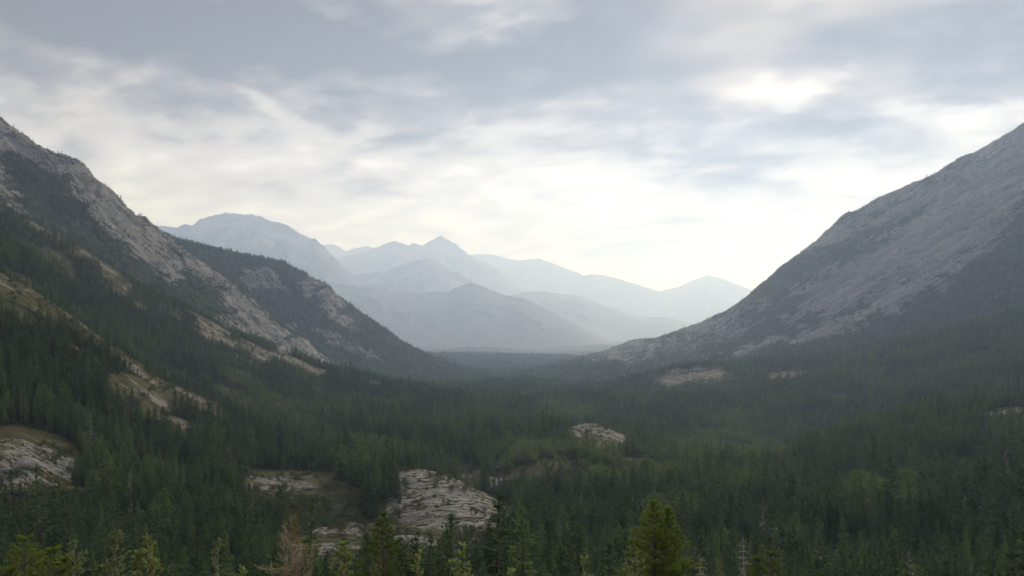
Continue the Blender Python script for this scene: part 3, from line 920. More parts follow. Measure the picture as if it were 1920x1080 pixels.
def leafy_meshes(seed, h=8.0, rad=2.0, n=420, low=0.25, mat=None, leaf=0.42, stems=1):
    """broad crown of leaf clumps round several bumps, over a trunk or several stems"""
    g = np.random.default_rng(seed)
    tk, c = Tris(), Tris()
    bumps = [(np.array([g.normal(0, rad * 0.42), g.normal(0, rad * 0.42), h * g.uniform(low + 0.15, 0.85)]), rad * g.uniform(0.42, 0.7)) for _ in range(9)]
    bumps.append((np.array([0, 0, h * 0.82]), rad * 0.45))
    for s in range(stems):
        o = np.array([g.normal(0, 0.15), g.normal(0, 0.15), -0.6]) if stems > 1 else np.array([0, 0, -0.6])
        tk.tube([o, o + (0, 0, h * 0.35), (o * 0.5) + np.array([g.normal(0, .2), g.normal(0, .2), h * 0.75])], [0.13, 0.09, 0.03], 5)
    for b, r in bumps[:6]:
        tk.tube([(0, 0, h * low * 0.8), b * 0.6 + np.array([0, 0, h * low * 0.3]), b], [0.06, 0.04, 0.015], 4)
    for i in range(n):
        b, r = bumps[i % len(bumps)]
        u = unit(g.normal(0, 1, 3))
        p = b + u * r * g.uniform(0.6, 1.05) * np.array([1, 1, 0.85])
        d = unit(u + g.normal(0, 0.6, 3) + np.array([0, 0, 0.2]))
        sd = unit(np.cross(d, g.normal(0, 1, 3)))
        c.kite(p - d * leaf * 0.5, d, sd, leaf * g.uniform(0.7, 1.4), leaf * g.uniform(0.25, 0.42), leaf * 0.1)
    return tk.mesh('trunk' if stems == 1 else 'stem', M_bark), c.mesh('crown' if stems == 1 else 'foliage', mat or M_leafy)


CONIFERS = [conifer_meshes(101, 10, 1.5, 26, 8, 0.06, 0.3, 0.85), conifer_meshes(102, 10, 1.85, 24, 9, 0.05, 0.35, 0.72), conifer_meshes(103, 10, 1.3, 26, 7, 0.08, 0.3, 0.8),
            conifer_meshes(104, 10, 2.1, 20, 9, 0.10, 0.5, 0.55), conifer_meshes(105, 10, 1.65, 24, 8, 0.04, 0.45, 0.65), conifer_meshes(106, 10, 1.1, 24, 7, 0.10, 0.4, 0.75),
            conifer_meshes(107, 10, 1.0, 13, 4, 0.15, 0.6, 0.6, M_snag)]
LEAFY = [leafy_meshes(201, 8, 2.1, 460), leafy_meshes(202, 8, 1.7, 400, 0.2), leafy_meshes(203, 8, 2.4, 480, 0.15)]
SHRUBS = [leafy_meshes(301, 2.4, 1.5, 260, 0.0, M_shrub, 0.34, 3), leafy_meshes(302, 1.8, 1.7, 260, 0.0, M_shrub, 0.32, 3)]

# ------------------------------------------------------------------ where they stand
def scatter(y0, y1, cell, seed):
    """jittered lattice over the wedge in view"""
    g = np.random.default_rng(seed)
    hw = 0.76
    ys = np.arange(y0, y1, cell)
    xs = np.arange(-hw * y1, hw * y1, cell)
    X, Y = np.meshgrid(xs, ys)
    X = X + (np.arange(len(ys)) % 2)[:, None] * cell * 0.5 + g.uniform(-0.46, 0.46, X.shape) * cell
    Y = Y + g.uniform(-0.46, 0.46, Y.shape) * cell
    k = (np.abs(X) < hw * Y) & (Y > y0) & (Y < y1)
    return X[k], Y[k]


PX, PYY = [], []
for k, (y0, y1, cell) in enumerate(((112, 420, 3.6), (420, 800, 4.0), (800, 1400, 4.6), (1400, 2300, 5.8), (2300, 3400, 8.0), (3400, 5200, 14.0))):
    x, y = scatter(y0, y1, cell, 400 + k)
    PX.append(x)
    PYY.append(y)
X, Y = np.concatenate(PX), np.concatenate(PYY)
g = np.random.default_rng(500)
px = 960 + X / Y * FPX
z = ground_z(X, Y) + bulge_at(X, Y)
py = HPY - z / Y * FPX
seen_py = grid_at(ISEEN, px, Y * 0.985)
tr = grid_at(TREE, px, Y)
rk = grid_at(ROCK, px, Y)
gs = grid_at(GRASS, px, Y)
clump = fbm(X / 60, Y / 60, 3, 131)
e_, f_, g_ = regions(px, Y)
H = np.exp(g.normal(math.log(9.8), 0.26, X.size)) * (1 + 0.24 * clump)
H = H * np.interp(Y, [110, 230, 450, 800], [0.95, 1.12, 1.12, 1.05]) * (1 - 0.30 * e_ - 0.25 * g_ - 0.1 * f_) * np.where(tr < 0.6, 0.72, 1.0) * np.where(Y > 3400, 1.25, 1.0)
for cx, cy, rx, ry, ang, y0, y1, rk_ in OPEN[:8]:       # younger trees below the outcrops
    H = H * (1 - 0.62 * ell(px, py, cx, cy + ry * 0.9 + 24, rx * 1.05, ry * 0.5 + 34, ang) * (Y < y1))
for ln_, wd_, ya_, yb_ in (([(-150, 425), (0, 528), (125, 604), (265, 694)], 55, 380, 540), ([(215, 725), (330, 745), (400, 768)], 34, 430, 640), ([(0, 380), (190, 495), (245, 540), (375, 610), (470, 660), (605, 706)], 26, 900, 1400)):
    H = H * (1 - 0.36 * strip(px, py - wd_ * 0.5, ln_, wd_) * (Y > ya_) * (Y < yb_))
shown = (py - H / Y * FPX < seen_py + np.where(Y < 900, 26, 7)) & (px > -110) & (px < 2030) & (py - H / Y * FPX < 1105)
u = g.random(X.size)

# leafy thickets of the valley
leafz = np.zeros(X.size)
for q in ((1010, 858, 75, 34, 0), (1190, 880, 120, 24, -14), (1350, 842, 95, 26, 10), (1120, 905, 70, 22, -20), (1440, 868, 60, 22, 10), (1650, 955, 70, 26, 0), (720, 852, 110, 10, -8), (1250, 990, 60, 22, 0), (1060, 780, 60, 18, 0), (500, 760, 90, 18, -30), (1390, 790, 60, 14, 0), (460, 770, 60, 16, -30)):
    leafz = np.maximum(leafz, ell(px + 12 * clump, py + 5 * clump, *q))
TINT = np.clip(0.32 + 0.75 * fbm(X / 85, Y / 110, 3, 171) + 0.45 * fbm(X / 20, Y / 20, 2, 181) + 0.45 * leafz - 0.25 * sstep(px, 1500, 1800) * (Y < 500) - 0.15 * sstep(Y, 420, 300) + 0.30 * ell(px, py, 1360, 835, 150, 40, 8) * (Y > 500), 0, 1)
is_leafy = (u < leafz * 0.80 + 0.03 * (Y < 1500)) & (Y < 1700)
is_tree = shown & (tr > g.random(X.size)) & (tr > 0.02)
is_tree &= ~((Y < 900) & (clump < -0.62) & (g.random(X.size) < 0.7))
con = np.where(is_tree & ~is_leafy)[0]
lfy = np.where(is_tree & is_leafy)[0]
# shrubs fill clearings, gaps and the gullies of the mountains
sx, sy = [], []
for k, (y0, y1, cell) in enumerate(((215, 900, 3.6), (900, 1500, 5.5), (1500, 2450, 7.0), (2450, 3400, 9.0))):
    a, b = scatter(y0, y1, cell, 600 + k)
    sx.append(a)
    sy.append(b)
SX, SY = np.concatenate(sx), np.concatenate(sy)
spx = 960 + SX / SY * FPX
sz = ground_z(SX, SY) + bulge_at(SX, SY)
spy = HPY - sz / SY * FPX
srk, sgs, stt = grid_at(ROCK, spx, SY), grid_at(GRASS, spx, SY), grid_at(TREE, spx, SY)
se, sf, sg_ = regions(spx, SY)
sc_ = fbm(SX / 22, SY / 22, 3, 141)
want = np.clip(1 - srk * 1.05, 0, 1) * np.clip(1 - stt, 0, 1) * np.where(sgs > 0.3, np.clip(0.34 + 0.9 * sc_, 0, 1), 1.0) * (0.55 + 0.45 * (se + sg_ + sf > 0.5)) + 0.05 * (se + sg_) + 0.05 * (srk > 0.5) * (SY < 900) + 0.75 * ell(spx, spy, 560, 962, 80, 34, -15) * (SY < 430) * (srk < 0.6) + 0.3 * ell(spx, spy, 690, 960, 40, 60, 0) * (SY < 430)
shr = np.where((g.random(SX.size) < want) & (spy - 3 < grid_at(ISEEN, spx, SY * 0.985) + 5) & (spx > -80) & (spx < 2000) & (spy < 1100))[0]
print('plants', len(con), len(lfy), len(shr), round(time.time() - T0, 1))

# ------------------------------------------------------------------ the nearest ones one by one, the rest as woods
def plant(name, meshes, parts, loc, yaw, scl, label, cat, group, tint=0.3):
    e = D.objects.new(name, None)
    COL.objects.link(e)
    e.empty_display_size = 0.5
    e.location = loc
    e.rotation_euler = (0, 0, yaw)
    e.scale = scl
    for nm, me in zip(parts, meshes):
        link(nm, me, e)['tint'] = float(tint)
    return thing(e, label, cat, group)


ZONES = [  # right bound (column), where
    (90, 'near the left edge'), (170, 'under the left outcrop'), (250, 'behind the tall leafy sapling'), (340, 'behind the slender spire sapling'), (430, 'behind the thin white-barked sapling'),
    (500, 'left of the bare larch'), (580, 'behind the bare larch'), (660, 'right of the bare larch'), (760, 'behind the dark pine'), (860, 'below the long rock dome'), (960, 'under the dome\'s right end'),
    (1060, 'right of the rock dome'), (1160, 'left of the yellow-green pine'), (1290, 'behind the yellow-green pine'), (1370, 'left of the dead spruce'), (1450, 'behind the dead spruce'),
    (1560, 'right of the dead spruce'), (1680, 'right of the small green clearing'), (1800, 'left of the right corner'), (9999, 'near the right edge')]
KIND_WORDS = ['narrow dark spruce', 'bushy dark spruce', 'slim dark spruce', 'broad ragged pine', 'shaggy dark spruce', 'thin pointed spruce', 'bare grey dead spruce']


def zone(p):
    for b, wd in ZONES:
        if p < b:
            return wd


ckind = np.where(g.random(X.size) < 0.022, 6, g.integers(0, 6, X.size))
top = py - H / Y * FPX
score = np.minimum(np.minimum(py, 1080) - top, 0.75 * H / Y * FPX) * np.where((px < -15) | (px > 1935), 0, 1) * np.where(py > 1160, 0.8, 1)
order = con[np.argsort(-score[con])]
near, rest = order[:300], order[300:]
def row(tp):
    return 'at the bottom edge' if tp > 1022 else 'just above the bottom edge' if tp > 985 else 'a few rows up the slope' if tp > 940 else 'farther up'


for i in near:
    k = ckind[i]
    s = H[i] / 10
    plant('conifer', CONIFERS[k], ('trunk', 'crown'), (X[i], Y[i], z[i] - 0.1), g.uniform(0, 6.28), (s * g.uniform(0.92, 1.2), s * g.uniform(0.92, 1.2), s),
          f'{KIND_WORDS[k]} {row(top[i])}, {zone(px[i])}', 'conifer', 'single conifers at the near edge of the forest', TINT[i])

lscore = np.minimum(np.minimum(py, 1080) - top, 0.8 * H / Y * FPX) * ((px > -10) & (px < 1930))
lorder = lfy[np.argsort(-lscore[lfy])]
LK = ['pale green leafy tree', 'slim leafy tree', 'spreading leafy tree']
lkind = g.integers(0, 3, X.size)
for i in lorder[:120]:
    k = lkind[i]
    s = H[i] * 0.78 / 8
    plant('leafy_tree', LEAFY[k], ('trunk', 'crown'), (X[i], Y[i], z[i] - 0.1), g.uniform(0, 6.28), (s, s, s), f'{LK[k]} {row(top[i])}, {zone(px[i])}', 'tree', 'leafy trees among the conifers', TINT[i])
lrest = lorder[120:]

sscore = (2.2 / SY) * ((spx > 5) & (spx < 1915) & (spy < 1075))
sorder = shr[np.argsort(-sscore[shr])]
skind = g.integers(0, 2, SX.size)
sscl = g.uniform(0.6, 1.35, SX.size) * (1 + 0.5 * (se + sg_ + sf))
SK = ['rounded dark shrub', 'low spreading shrub']
for i in sorder[:160]:
    k = skind[i]
    plant('shrub', SHRUBS[k], ('stem', 'foliage'), (SX[i], SY[i], sz[i] - 0.1), g.uniform(0, 6.28), (sscl[i],) * 3, f'{SK[k]} {row(spy[i] - 15)}, {zone(spx[i])}', 'shrub', 'shrubs on open ground')
srest = sorder[160:]


def join(me_a, me_b, name):
    """trunk and crown in one mesh with two materials, for the woods"""
    me = D.meshes.new(name)
    va, vb = [np.zeros(len(q.vertices) * 3, np.float32) for q in (me_a, me_b)]
    me_a.vertices.foreach_get('co', va)
    me_b.vertices.foreach_get('co', vb)
    fa, fb = [np.zeros(len(q.loops), np.int32) for q in (me_a, me_b)]
    me_a.loops.foreach_get('vertex_index', fa)
    me_b.loops.foreach_get('vertex_index', fb)
    me = mesh_from(name, np.concatenate([va.reshape(-1, 3), vb.reshape(-1, 3)]), np.concatenate([fa.reshape(-1, 3), fb.reshape(-1, 3) + len(me_a.vertices)]), me_a.materials[0])
    me.materials.append(me_b.materials[0])
    mi = np.zeros(len(me.polygons), np.int32)
    mi[len(me_a.polygons):] = 1
    me.polygons.foreach_set('material_index', mi)
    return me


def woods(name, label, kinds, P, kidx, yaw, scl, tint):
    src = D.collections.new(name + '_kinds')          # never linked to the scene: only the instances show
    for j, (a, b) in enumerate(kinds):
        src.objects.link(D.objects.new(f'{name}_kind_{j:02d}', join(a, b, f'{name}_kind_{j:02d}')))
    me = D.meshes.new(name)
    me.vertices.add(len(P))
    me.vertices.foreach_set('co', np.ascontiguousarray(P, np.float32).ravel())
    at = me.attributes.new('kind', 'INT', 'POINT')
    at.data.foreach_set('value', kidx.astype(np.int32))
    at = me.attributes.new('tint', 'FLOAT', 'POINT')
    at.data.foreach_set('value', np.ascontiguousarray(tint, np.float32))
    at = me.attributes.new('yaw', 'FLOAT_VECTOR', 'POINT')
    at.data.foreach_set('vector', np.ascontiguousarray(yaw, np.float32).ravel())
    at = me.attributes.new('size', 'FLOAT_VECTOR', 'POINT')
    at.data.foreach_set('vector', np.ascontiguousarray(scl, np.float32).ravel())
    me.update()
    o = link(name, me)
    ng = D.node_groups.new(name, 'GeometryNodeTree')
    ng.interface.new_socket('Geometry', in_out='INPUT', socket_type='NodeSocketGeometry')
    ng.interface.new_socket('Geometry', in_out='OUTPUT', socket_type='NodeSocketGeometry')
    gi, go = ng.nodes.new('NodeGroupInput'), ng.nodes.new('NodeGroupOutput')
    ip = ng.nodes.new('GeometryNodeInstanceOnPoints')
    ci = ng.nodes.new('GeometryNodeCollectionInfo')
    ci.inputs['Collection'].default_value = src
    ci.inputs['Separate Children'].default_value = True
    ci.inputs['Reset Children'].default_value = True
    ip.inputs['Pick Instance'].default_value = True

    def named(nm, ty):
        q = ng.nodes.new('GeometryNodeInputNamedAttribute')
        q.data_type = ty
        q.inputs['Name'].default_value = nm
        return q.outputs['Attribute']
    ng.links.new(gi.outputs[0], ip.inputs['Points'])
    ng.links.new(ci.outputs[0], ip.inputs['Instance'])
    ng.links.new(named('kind', 'INT'), ip.inputs['Instance Index'])
    er = ng.nodes.new('FunctionNodeEulerToRotation')
    ng.links.new(named('yaw', 'FLOAT_VECTOR'), er.inputs[0])
    ng.links.new(er.outputs[0], ip.inputs['Rotation'])
    ng.links.new(named('size', 'FLOAT_VECTOR'), ip.inputs['Scale'])
    ng.links.new(ip.outputs[0], go.inputs[0])
    md = o.modifiers.new('woods', 'NODES')
    md.node_group = ng
    return thing(o, label, kind='stuff')


def spins(n):
    return np.stack([g.normal(0, 0.025, n), g.normal(0, 0.025, n), g.uniform(0, 6.28, n)], -1)


s = H[rest] / 10
wd = s * g.uniform(0.9, 1.25, len(rest)) * np.where(Y[rest] > 2300, 1.35, 1.0)
woods('forest', 'dense dark conifer forest covering the valley and its slopes', CONIFERS, np.stack([X[rest], Y[rest], z[rest] - 0.15], -1), ckind[rest], spins(len(rest)), np.stack([wd, wd, s], -1), TINT[rest])
s = H[lrest] * 0.75 / 8
woods('thicket', 'lighter green leafy woods in the valley', LEAFY, np.stack([X[lrest], Y[lrest], z[lrest] - 0.15], -1), lkind[lrest], spins(len(lrest)), np.stack([s, s, s], -1), TINT[lrest])
s = sscl[srest]
woods('undergrowth', 'dark shrubs in the clearings and gullies', SHRUBS, np.stack([SX[srest], SY[srest], sz[srest] - 0.1], -1), skind[srest], spins(len(srest)), np.stack([s, s, s], -1), 0.4 + 0.5 * sc_[srest])
print('woods', round(time.time() - T0, 1))

# ------------------------------------------------------------------ bare rock outcrops
def outcrop_material(name, ca, cb):
    mt, t = material(name)
    pos = t.node('ShaderNodeNewGeometry', 'Position')
    tone = t.node('ShaderNodeAttribute', 'Fac', attribute_name='tone')
    soil = t.node('ShaderNodeAttribute', 'Fac', attribute_name='soil')
    n1 = t.noise(pos, 0.35, 7, 0.68, 0.5)
    n2 = t.noise(pos, 2.2, 5, 0.7)
    n3 = t.noise(pos, 0.09, 4, 0.6)
    col = t.mix(t.ss(t.m('ADD', tone, t.m('MULTIPLY', t.m('SUBTRACT', n1, 0.5), 1.6)), 0.15, 0.95), cb, ca)
    col = t.mix(t.ss(n3, 0.45, 0.65, 0, 0.45), col, (0.25, 0.215, 0.18))
    col = t.mix(t.ss(n2, 0.5, 0.72, 0, 0.6), col, (0.09, 0.09, 0.08))
    veg = t.mix(t.ss(n1, 0.4, 0.6), (0.030, 0.031, 0.017), (0.075, 0.070, 0.034))
    col = t.mix(t.ss(t.m('ADD', soil, t.m('MULTIPLY', t.m('SUBTRACT', n1, 0.5), 1.2)), 0.45, 0.65), col, veg)
    bmp = t.node('ShaderNodeBump', 0, {'Strength': 0.8, 'Distance': 0.5, 'Height': t.m('ADD', n1, t.m('MULTIPLY', n2, 0.3))})
    finish(t, t.node('ShaderNodeBsdfPrincipled', 0, {'Base Color': col, 'Roughness': 0.93, 'Specular IOR Level': 0.12, 'Normal': bmp}))
    return mt


M_outcrop = outcrop_material('pale_outcrop_rock', (0.196, 0.196, 0.190), (0.090, 0.090, 0.088))


def outcrop(name, label, cpx, Yc, hw, hd, yaw, bulge, seed, res=0.5, slab=(6.0, 2.4), grass=0.35, turn=30, depth=0.55):
    X0 = (cpx - 960) / FPX * Yc
    m = 1.2
    nu, nv = int(2 * m * hw / res), int(2 * m * hd / res)
    U, Vv = np.meshgrid(np.linspace(-m, m, nu), np.linspace(-m, m, nv))
    lx, ly = U * hw, Vv * hd
    c, s = math.cos(R(yaw)), math.sin(R(yaw))
    wx, wy = X0 + lx * c - ly * s, Yc + lx * s + ly * c
    rr = np.sqrt(U * U + Vv * Vv) + 0.16 * fbm(wx / 14, wy / 14, 3, seed)
    c2, s2 = math.cos(R(turn)), math.sin(R(turn))
    qa, qb = wx * c2 + wy * s2, -wx * s2 + wy * c2
    w1, w2 = fbm(wx / 9, wy / 9, 3, seed + 2), fbm(wx / 9, wy / 9, 3, seed + 4)
    f1, f21, rv = cells(qa / slab[0] + 0.5 * w1 + seed, qb / slab[1] + 0.5 * w2)
    g1, g21, rv2 = cells(qa / slab[0] * 2.3 + 0.5 * w1 + seed, qb / slab[1] * 2.1 + 0.5 * w2)
    ramp_ = (qb / slab[1]) % 1.0
    rel = depth * (1.1 * (rv - 0.5) + 0.45 * (rv2 - 0.5) - 1.5 * sstep(f21, 0.12, 0.0) - 0.35 * sstep(g21, 0.14, 0.0)) + depth * 0.55 * fbm(wx / 7, wy / 7, 4, seed + 8)
    edge = sstep(rr, 1.02, 0.8)
    z = ground_z(wx, wy) + 0.35 + bulge * np.clip(1 - rr ** 2, -0.3, 1) + rel * (0.25 + 0.75 * edge) - np.clip(rr - 0.96, 0, 1) * 9
    tone = np.clip(0.55 + 0.45 * (rv - 0.5) + 0.25 * (rv2 - 0.5) + 0.3 * fbm(wx / 25, wy / 25, 3, seed + 5), 0, 1)
    soil = np.clip(0.95 * sstep(f21, 0.20, 0.05) + 0.75 * sstep(g21, 0.16, 0.02) * (rv > 0.4) + sstep(fbm(wx / 15, wy / 12, 4, seed + 6), 0.55 - grass, 0.95 - grass) + sstep(rr, 0.72, 1.0) * 0.8, 0, 1)
    nr, nc = U.shape
    idx = np.arange(nr * nc).reshape(nr, nc)
    q = np.stack([idx[:-1, :-1], idx[:-1, 1:], idx[1:, 1:], idx[1:, :-1]], -1).reshape(-1, 4)
    keep = (rr[:-1, :-1] < 1.16).ravel()
    q = q[keep]
    used, invx = np.unique(q, return_inverse=True)
    P = np.stack([wx, wy, z], -1).reshape(-1, 3)[used]
    org = np.array([X0, Yc, float(ground_z(X0, Yc))])
    me = mesh_from(name, P - org, invx.reshape(-1, 4), M_outcrop, False, {'tone': tone.ravel()[used], 'soil': soil.ravel()[used]})
    o = link(name, me)
    o.location = org
    return thing(o, label, 'rock outcrop')


for q in OUTCROPS:
    outcrop(*q)


def boulder_mesh(seed, fl=0.6):
    nth, nph = 18, 28
    th, ph = np.meshgrid(np.linspace(0.02, math.pi - 0.02, nth), np.linspace(0, 2 * math.pi, nph, endpoint=False), indexing='ij')
    d = np.stack([np.sin(th) * np.cos(ph), np.sin(th) * np.sin(ph), np.cos(th)], -1)
    r = 1 + 0.16 * fbm(d[..., 0] * 1.3 + seed, d[..., 1] * 1.3 + d[..., 2], 3, seed) + 0.05 * fbm(d[..., 0] * 5 + d[..., 2] * 3, d[..., 1] * 5, 3, seed + 3)
    P = d * r[..., None] * np.array([1, 0.85, fl])
    idx = np.arange(nth * nph).reshape(nth, nph)
    q = np.stack([idx[:-1, :], idx[1:, :], np.roll(idx, -1, 1)[1:, :], np.roll(idx, -1, 1)[:-1, :]], -1).reshape(-1, 4)
    return mesh_from('boulder', P.reshape(-1, 3), q, M_outcrop, True, {'tone': np.full(nth * nph, 0.75), 'soil': np.zeros(nth * nph)})


BM = [boulder_mesh(5, 0.55), boulder_mesh(9, 0.7), boulder_mesh(14, 0.6)]
for px_, Y_, r_, k, lab in ((52, 291, 4.6, 0, 'large smooth rounded boulder on the mossy outcrop at the left edge'), (100, 286, 1.3, 1, 'small pale boulder right of the large rounded one at the left edge'), (14, 282, 1.8, 2, 'half-buried boulder at the left edge below the large rounded one'),
                            (610, 262, 0.9, 1, 'small white boulder right of the bare larch'), (607, 272, 0.8, 2, 'small pale boulder just above the white one right of the bare larch'), (582, 385, 1.4, 0, 'flat pale boulder on the wide turf outcrop'),
                            (1125, 720, 2.2, 1, 'lone boulder on the small distant rock dome'), (672, 292, 1.2, 2, 'grey boulder left of the dark pine'), (930, 372, 1.6, 0, 'grey boulder at the right end of the long rock dome')):
    o = link('boulder', BM[k])
    x_ = (px_ - 960) / FPX * Y_
    o.location = (x_, Y_, float(ground_z(x_, Y_)) + r_ * 0.15 + 1.0)
    o.rotation_euler = (0, 0, px_ * 0.7)
    o.scale = (r_,) * 3
    thing(o, lab, 'boulder')
print('outcrops', round(time.time() - T0, 1))

# ------------------------------------------------------------------ young trees right in front of the viewpoint
M_pine = foliage_material('yellow_green_needles', (0.115, 0.165, 0.034), (0.13, 0.18, 0.036), (0.19, 0.22, 0.044), 0.38, spec=0.12)
M_pine2 = foliage_material('deep_green_needles', (0.070, 0.112, 0.032), (0.085, 0.125, 0.034), (0.15, 0.17, 0.040), 0.32, spec=0.12)
M_leaf = foliage_material('fresh_leaves', (0.14, 0.19, 0.055), (0.16, 0.21, 0.062), (0.20, 0.25, 0.075), 0.42, spec=0.15)
M_leaf2 = foliage_material('grey_green_leaves', (0.115, 0.15, 0.065), (0.135, 0.17, 0.075), (0.165, 0.195, 0.085), 0.38, spec=0.18)
M_yel = foliage_material('yellowing_leaves', (0.15, 0.14, 0.03), (0.17, 0.15, 0.03), (0.19, 0.17, 0.04), 0.4)
M_stem = bark_material('pale_stem', (0.20, 0.165, 0.12), (0.30, 0.25, 0.19), 30)
M_dead = bark_material('bare_dead_wood', (0.26, 0.215, 0.15), (0.38, 0.33, 0.25), 40)
M_grey = bark_material('bleached_grey_wood', (0.22, 0.21, 0.18), (0.34, 0.32, 0.28), 40)


def at(px, tip, Y):
    """ground point on that bearing and the height of a plant whose tip stands at that row"""
    x = (px - 960) / FPX * Y
    zg = float(ground_z(x, Y))
    return (x, Y, zg), (HPY - tip) / FPX * Y - zg


def young_pine(label, px, tip, Y, slope, mat, seed, dens=1.0, needle=0.085, tops=1, name='pine_tree', bare=0.0):
    """slope: crown half width gained per metre below the tip"""
    loc, h = at(px, tip, Y)
    g = np.random.default_rng(seed)
    tk, br, nd = Tris(), Tris(), Tris()
    tk.tube([(0, 0, -0.3), (0.02, 0, h * 0.5), (0, 0.01, h)], [0.02 * h + 0.01, 0.012 * h, 0.006], 7)
    leaders = [(np.array([0.0, 0, 0]), h, 1.0)]
    for k in range(tops - 1):
        leaders.append((np.array([g.normal(0, 0.32), g.normal(0, 0.3), 0]), h - g.uniform(0.15, 0.5), 0.75))
    for off, hh, sc in leaders:
        if off.any():
            tk.tube([(0, 0, hh * 0.45), off * 0.8 + (0, 0, hh * 0.7), off + (0, 0, hh)], [0.03, 0.02, 0.006], 5)
        zz = 0.05
        while zz < min(hh * 0.93, 3.6):
            ln0 = (slope * zz + 0.06) * sc
            nb = int(5 + 2 * dens)
            a0 = g.uniform(0, 6.28)
            for j in range(nb):
                az = a0 + j * 6.28 / nb + g.uniform(-0.3, 0.3)
                ln = ln0 * g.uniform(0.65, 1.15)
                rise = np.interp(zz, [0, 0.6, 2.5], [1.2, 0.55, 0.12]) + g.uniform(-0.12, 0.12)
                d = unit(np.array([math.cos(az), math.sin(az), rise]))
                p0 = off * min(1, (hh - zz) / hh * 1.3) + np.array([0, 0, hh - zz])
                p1 = p0 + d * ln * 0.6
                p2 = p0 + d * ln + np.array([0, 0, 0.12 * ln])
                br.tube([p0, p1, p2], [0.006 + 0.007 * ln, 0.005 + 0.003 * ln, 0.003], 3)
                side = unit(np.cross(d, (0, 0, 1)))
                tufts = [(p2, d + np.array([0, 0, 0.3]))]
                nt = int(max(1, ln / 0.16) * dens)
                for q in range(nt):
                    f = g.uniform(0.2 + bare, 1.0)
                    sg = g.choice((-1, 1))
                    tl = (0.10 + 0.22 * ln) * (1.15 - f * 0.6)
                    td = unit(d + side * sg * g.uniform(0.5, 1.0) + np.array([0, 0, g.uniform(0.0, 0.45)]))
                    s0 = p0 + (p2 - p0) * f
                    s1 = s0 + td * tl
                    br.tube([s0, s1], [0.004, 0.0025], 3)
                    for e in np.arange(0.35, 1.05, 0.33):
                        tufts.append((s0 + td * tl * e, td))
                for tp, td in tufts:
                    td = unit(td)
                    for q in range(9):
                        nn = unit(td * g.uniform(0.5, 1.3) + g.normal(0, 0.55, 3) + np.array([0, 0, 0.15]))
                        sd = unit(np.cross(nn, g.normal(0, 1, 3)))
                        L = needle * g.uniform(0.7, 1.25)
                        b0 = tp - td * 0.02
                        nd.add([b0 - sd * 0.009, b0 + sd * 0.009, b0 + nn * L + sd * 0.004], [(0, 1, 2)])
            zz += g.uniform(0.15, 0.25) * (1.0 + 0.25 * zz) / dens ** 0.5
    e = D.objects.new(name, None)
    COL.objects.link(e)
    e.location = loc
    link('trunk', tk.mesh('trunk', M_bark), e)
    b = link('branches', br.mesh('branches', M_bark), e)
    link('needles', nd.mesh('needles', mat), b)
    return thing(e, label, 'pine tree')


def sapling(label, px, tip, Y, spread, mat, seed, leaf=0.075, dens=1.0, stems=1, name='sapling', spire=0.3, stem_mat=None, cat='sapling'):
    """leafy young tree: thin stems, rising twigs, separate leaves"""
    loc, h = at(px, tip, Y)
    g = np.random.default_rng(seed)
    tk, br, lf = Tris(), Tris(), Tris()

    def leafat(p, d):
        d = unit(d + g.normal(0, 0.45, 3))
        sd = unit(np.cross(d, g.normal(0, 1, 3)))
        L = leaf * g.uniform(0.6, 1.25)
        up = np.cross(sd, d)
        m1, m2, q = p + d * L * 0.35, p + d * L * 0.75, p + d * L
        w1, w2 = L * 0.27, L * 0.17
        lf.add([p, m1 + sd * w1 + up * L * .06, m2 + sd * w2 + up * L * .03, q, m2 - sd * w2 + up * L * .03, m1 - sd * w1 + up * L * .06, (m1 + m2) / 2],
               [(0, 1, 6), (1, 2, 6), (2, 3, 6), (3, 4, 6), (4, 5, 6), (5, 0, 6)])
    for s in range(stems):
        hs = h * (1 if s == 0 else g.uniform(0.72, 0.93))
        off = np.zeros(3) if s == 0 else np.array([g.uniform(-1, 1) * spread * 0.8, g.uniform(-0.6, 0.6) * spread, 0])
        base = np.array([g.normal(0, 0.03), g.normal(0, 0.03), -0.2])
        tipp = off + np.array([0, 0, hs])
        mid = base * 0.5 + off * 0.55 + np.array([g.normal(0, 0.02), 0, hs * 0.5])
        tk.tube([base, mid, tipp], [0.012 + 0.006 * h, 0.010, 0.003], 6)
        n = int(52 * dens / stems ** 0.5)
        for k in range(n):
            t = 1 - min(1.0, 1.5 / hs) * g.uniform(0, 1) ** 1.15
            p = (base * (1 - t) ** 2 + 2 * mid * t * (1 - t) + tipp * t * t) if t < 1 else tipp
            az = g.uniform(0, 6.28)
            ln = min(spread, 0.03 + spread * (1.15 - 0.75 * spire) * 1.7 * (1 - t) * hs) * g.uniform(0.5, 1.1) + 0.02
            d = unit(np.array([math.cos(az), math.sin(az), g.uniform(0.5, 1.2)]))
            q = p + d * ln
            br.tube([p, p + d * ln * 0.5 + np.array([0, 0, -0.02 * ln]), q], [0.005, 0.004, 0.002], 3)
            for i in range(int(2 + ln / leaf * 1.3)):
                f = g.uniform(0.2, 1.0)
                leafat(p + d * ln * f, d + np.array([0, 0, 0.3]))
            leafat(q, d)
        for i in range(8):
            leafat(tipp - np.array([0, 0, g.uniform(0, 0.12)]), np.array([g.normal(0, .5), g.normal(0, .5), 1]))
    e = D.objects.new(name, None)
    COL.objects.link(e)
    e.location = loc
    link('stem', tk.mesh('stem', stem_mat or M_stem), e)
    b = link('twigs', br.mesh('twigs', stem_mat or M_stem), e)
    link('leaves', lf.mesh('leaves', mat), b)
    return thing(e, label, cat)


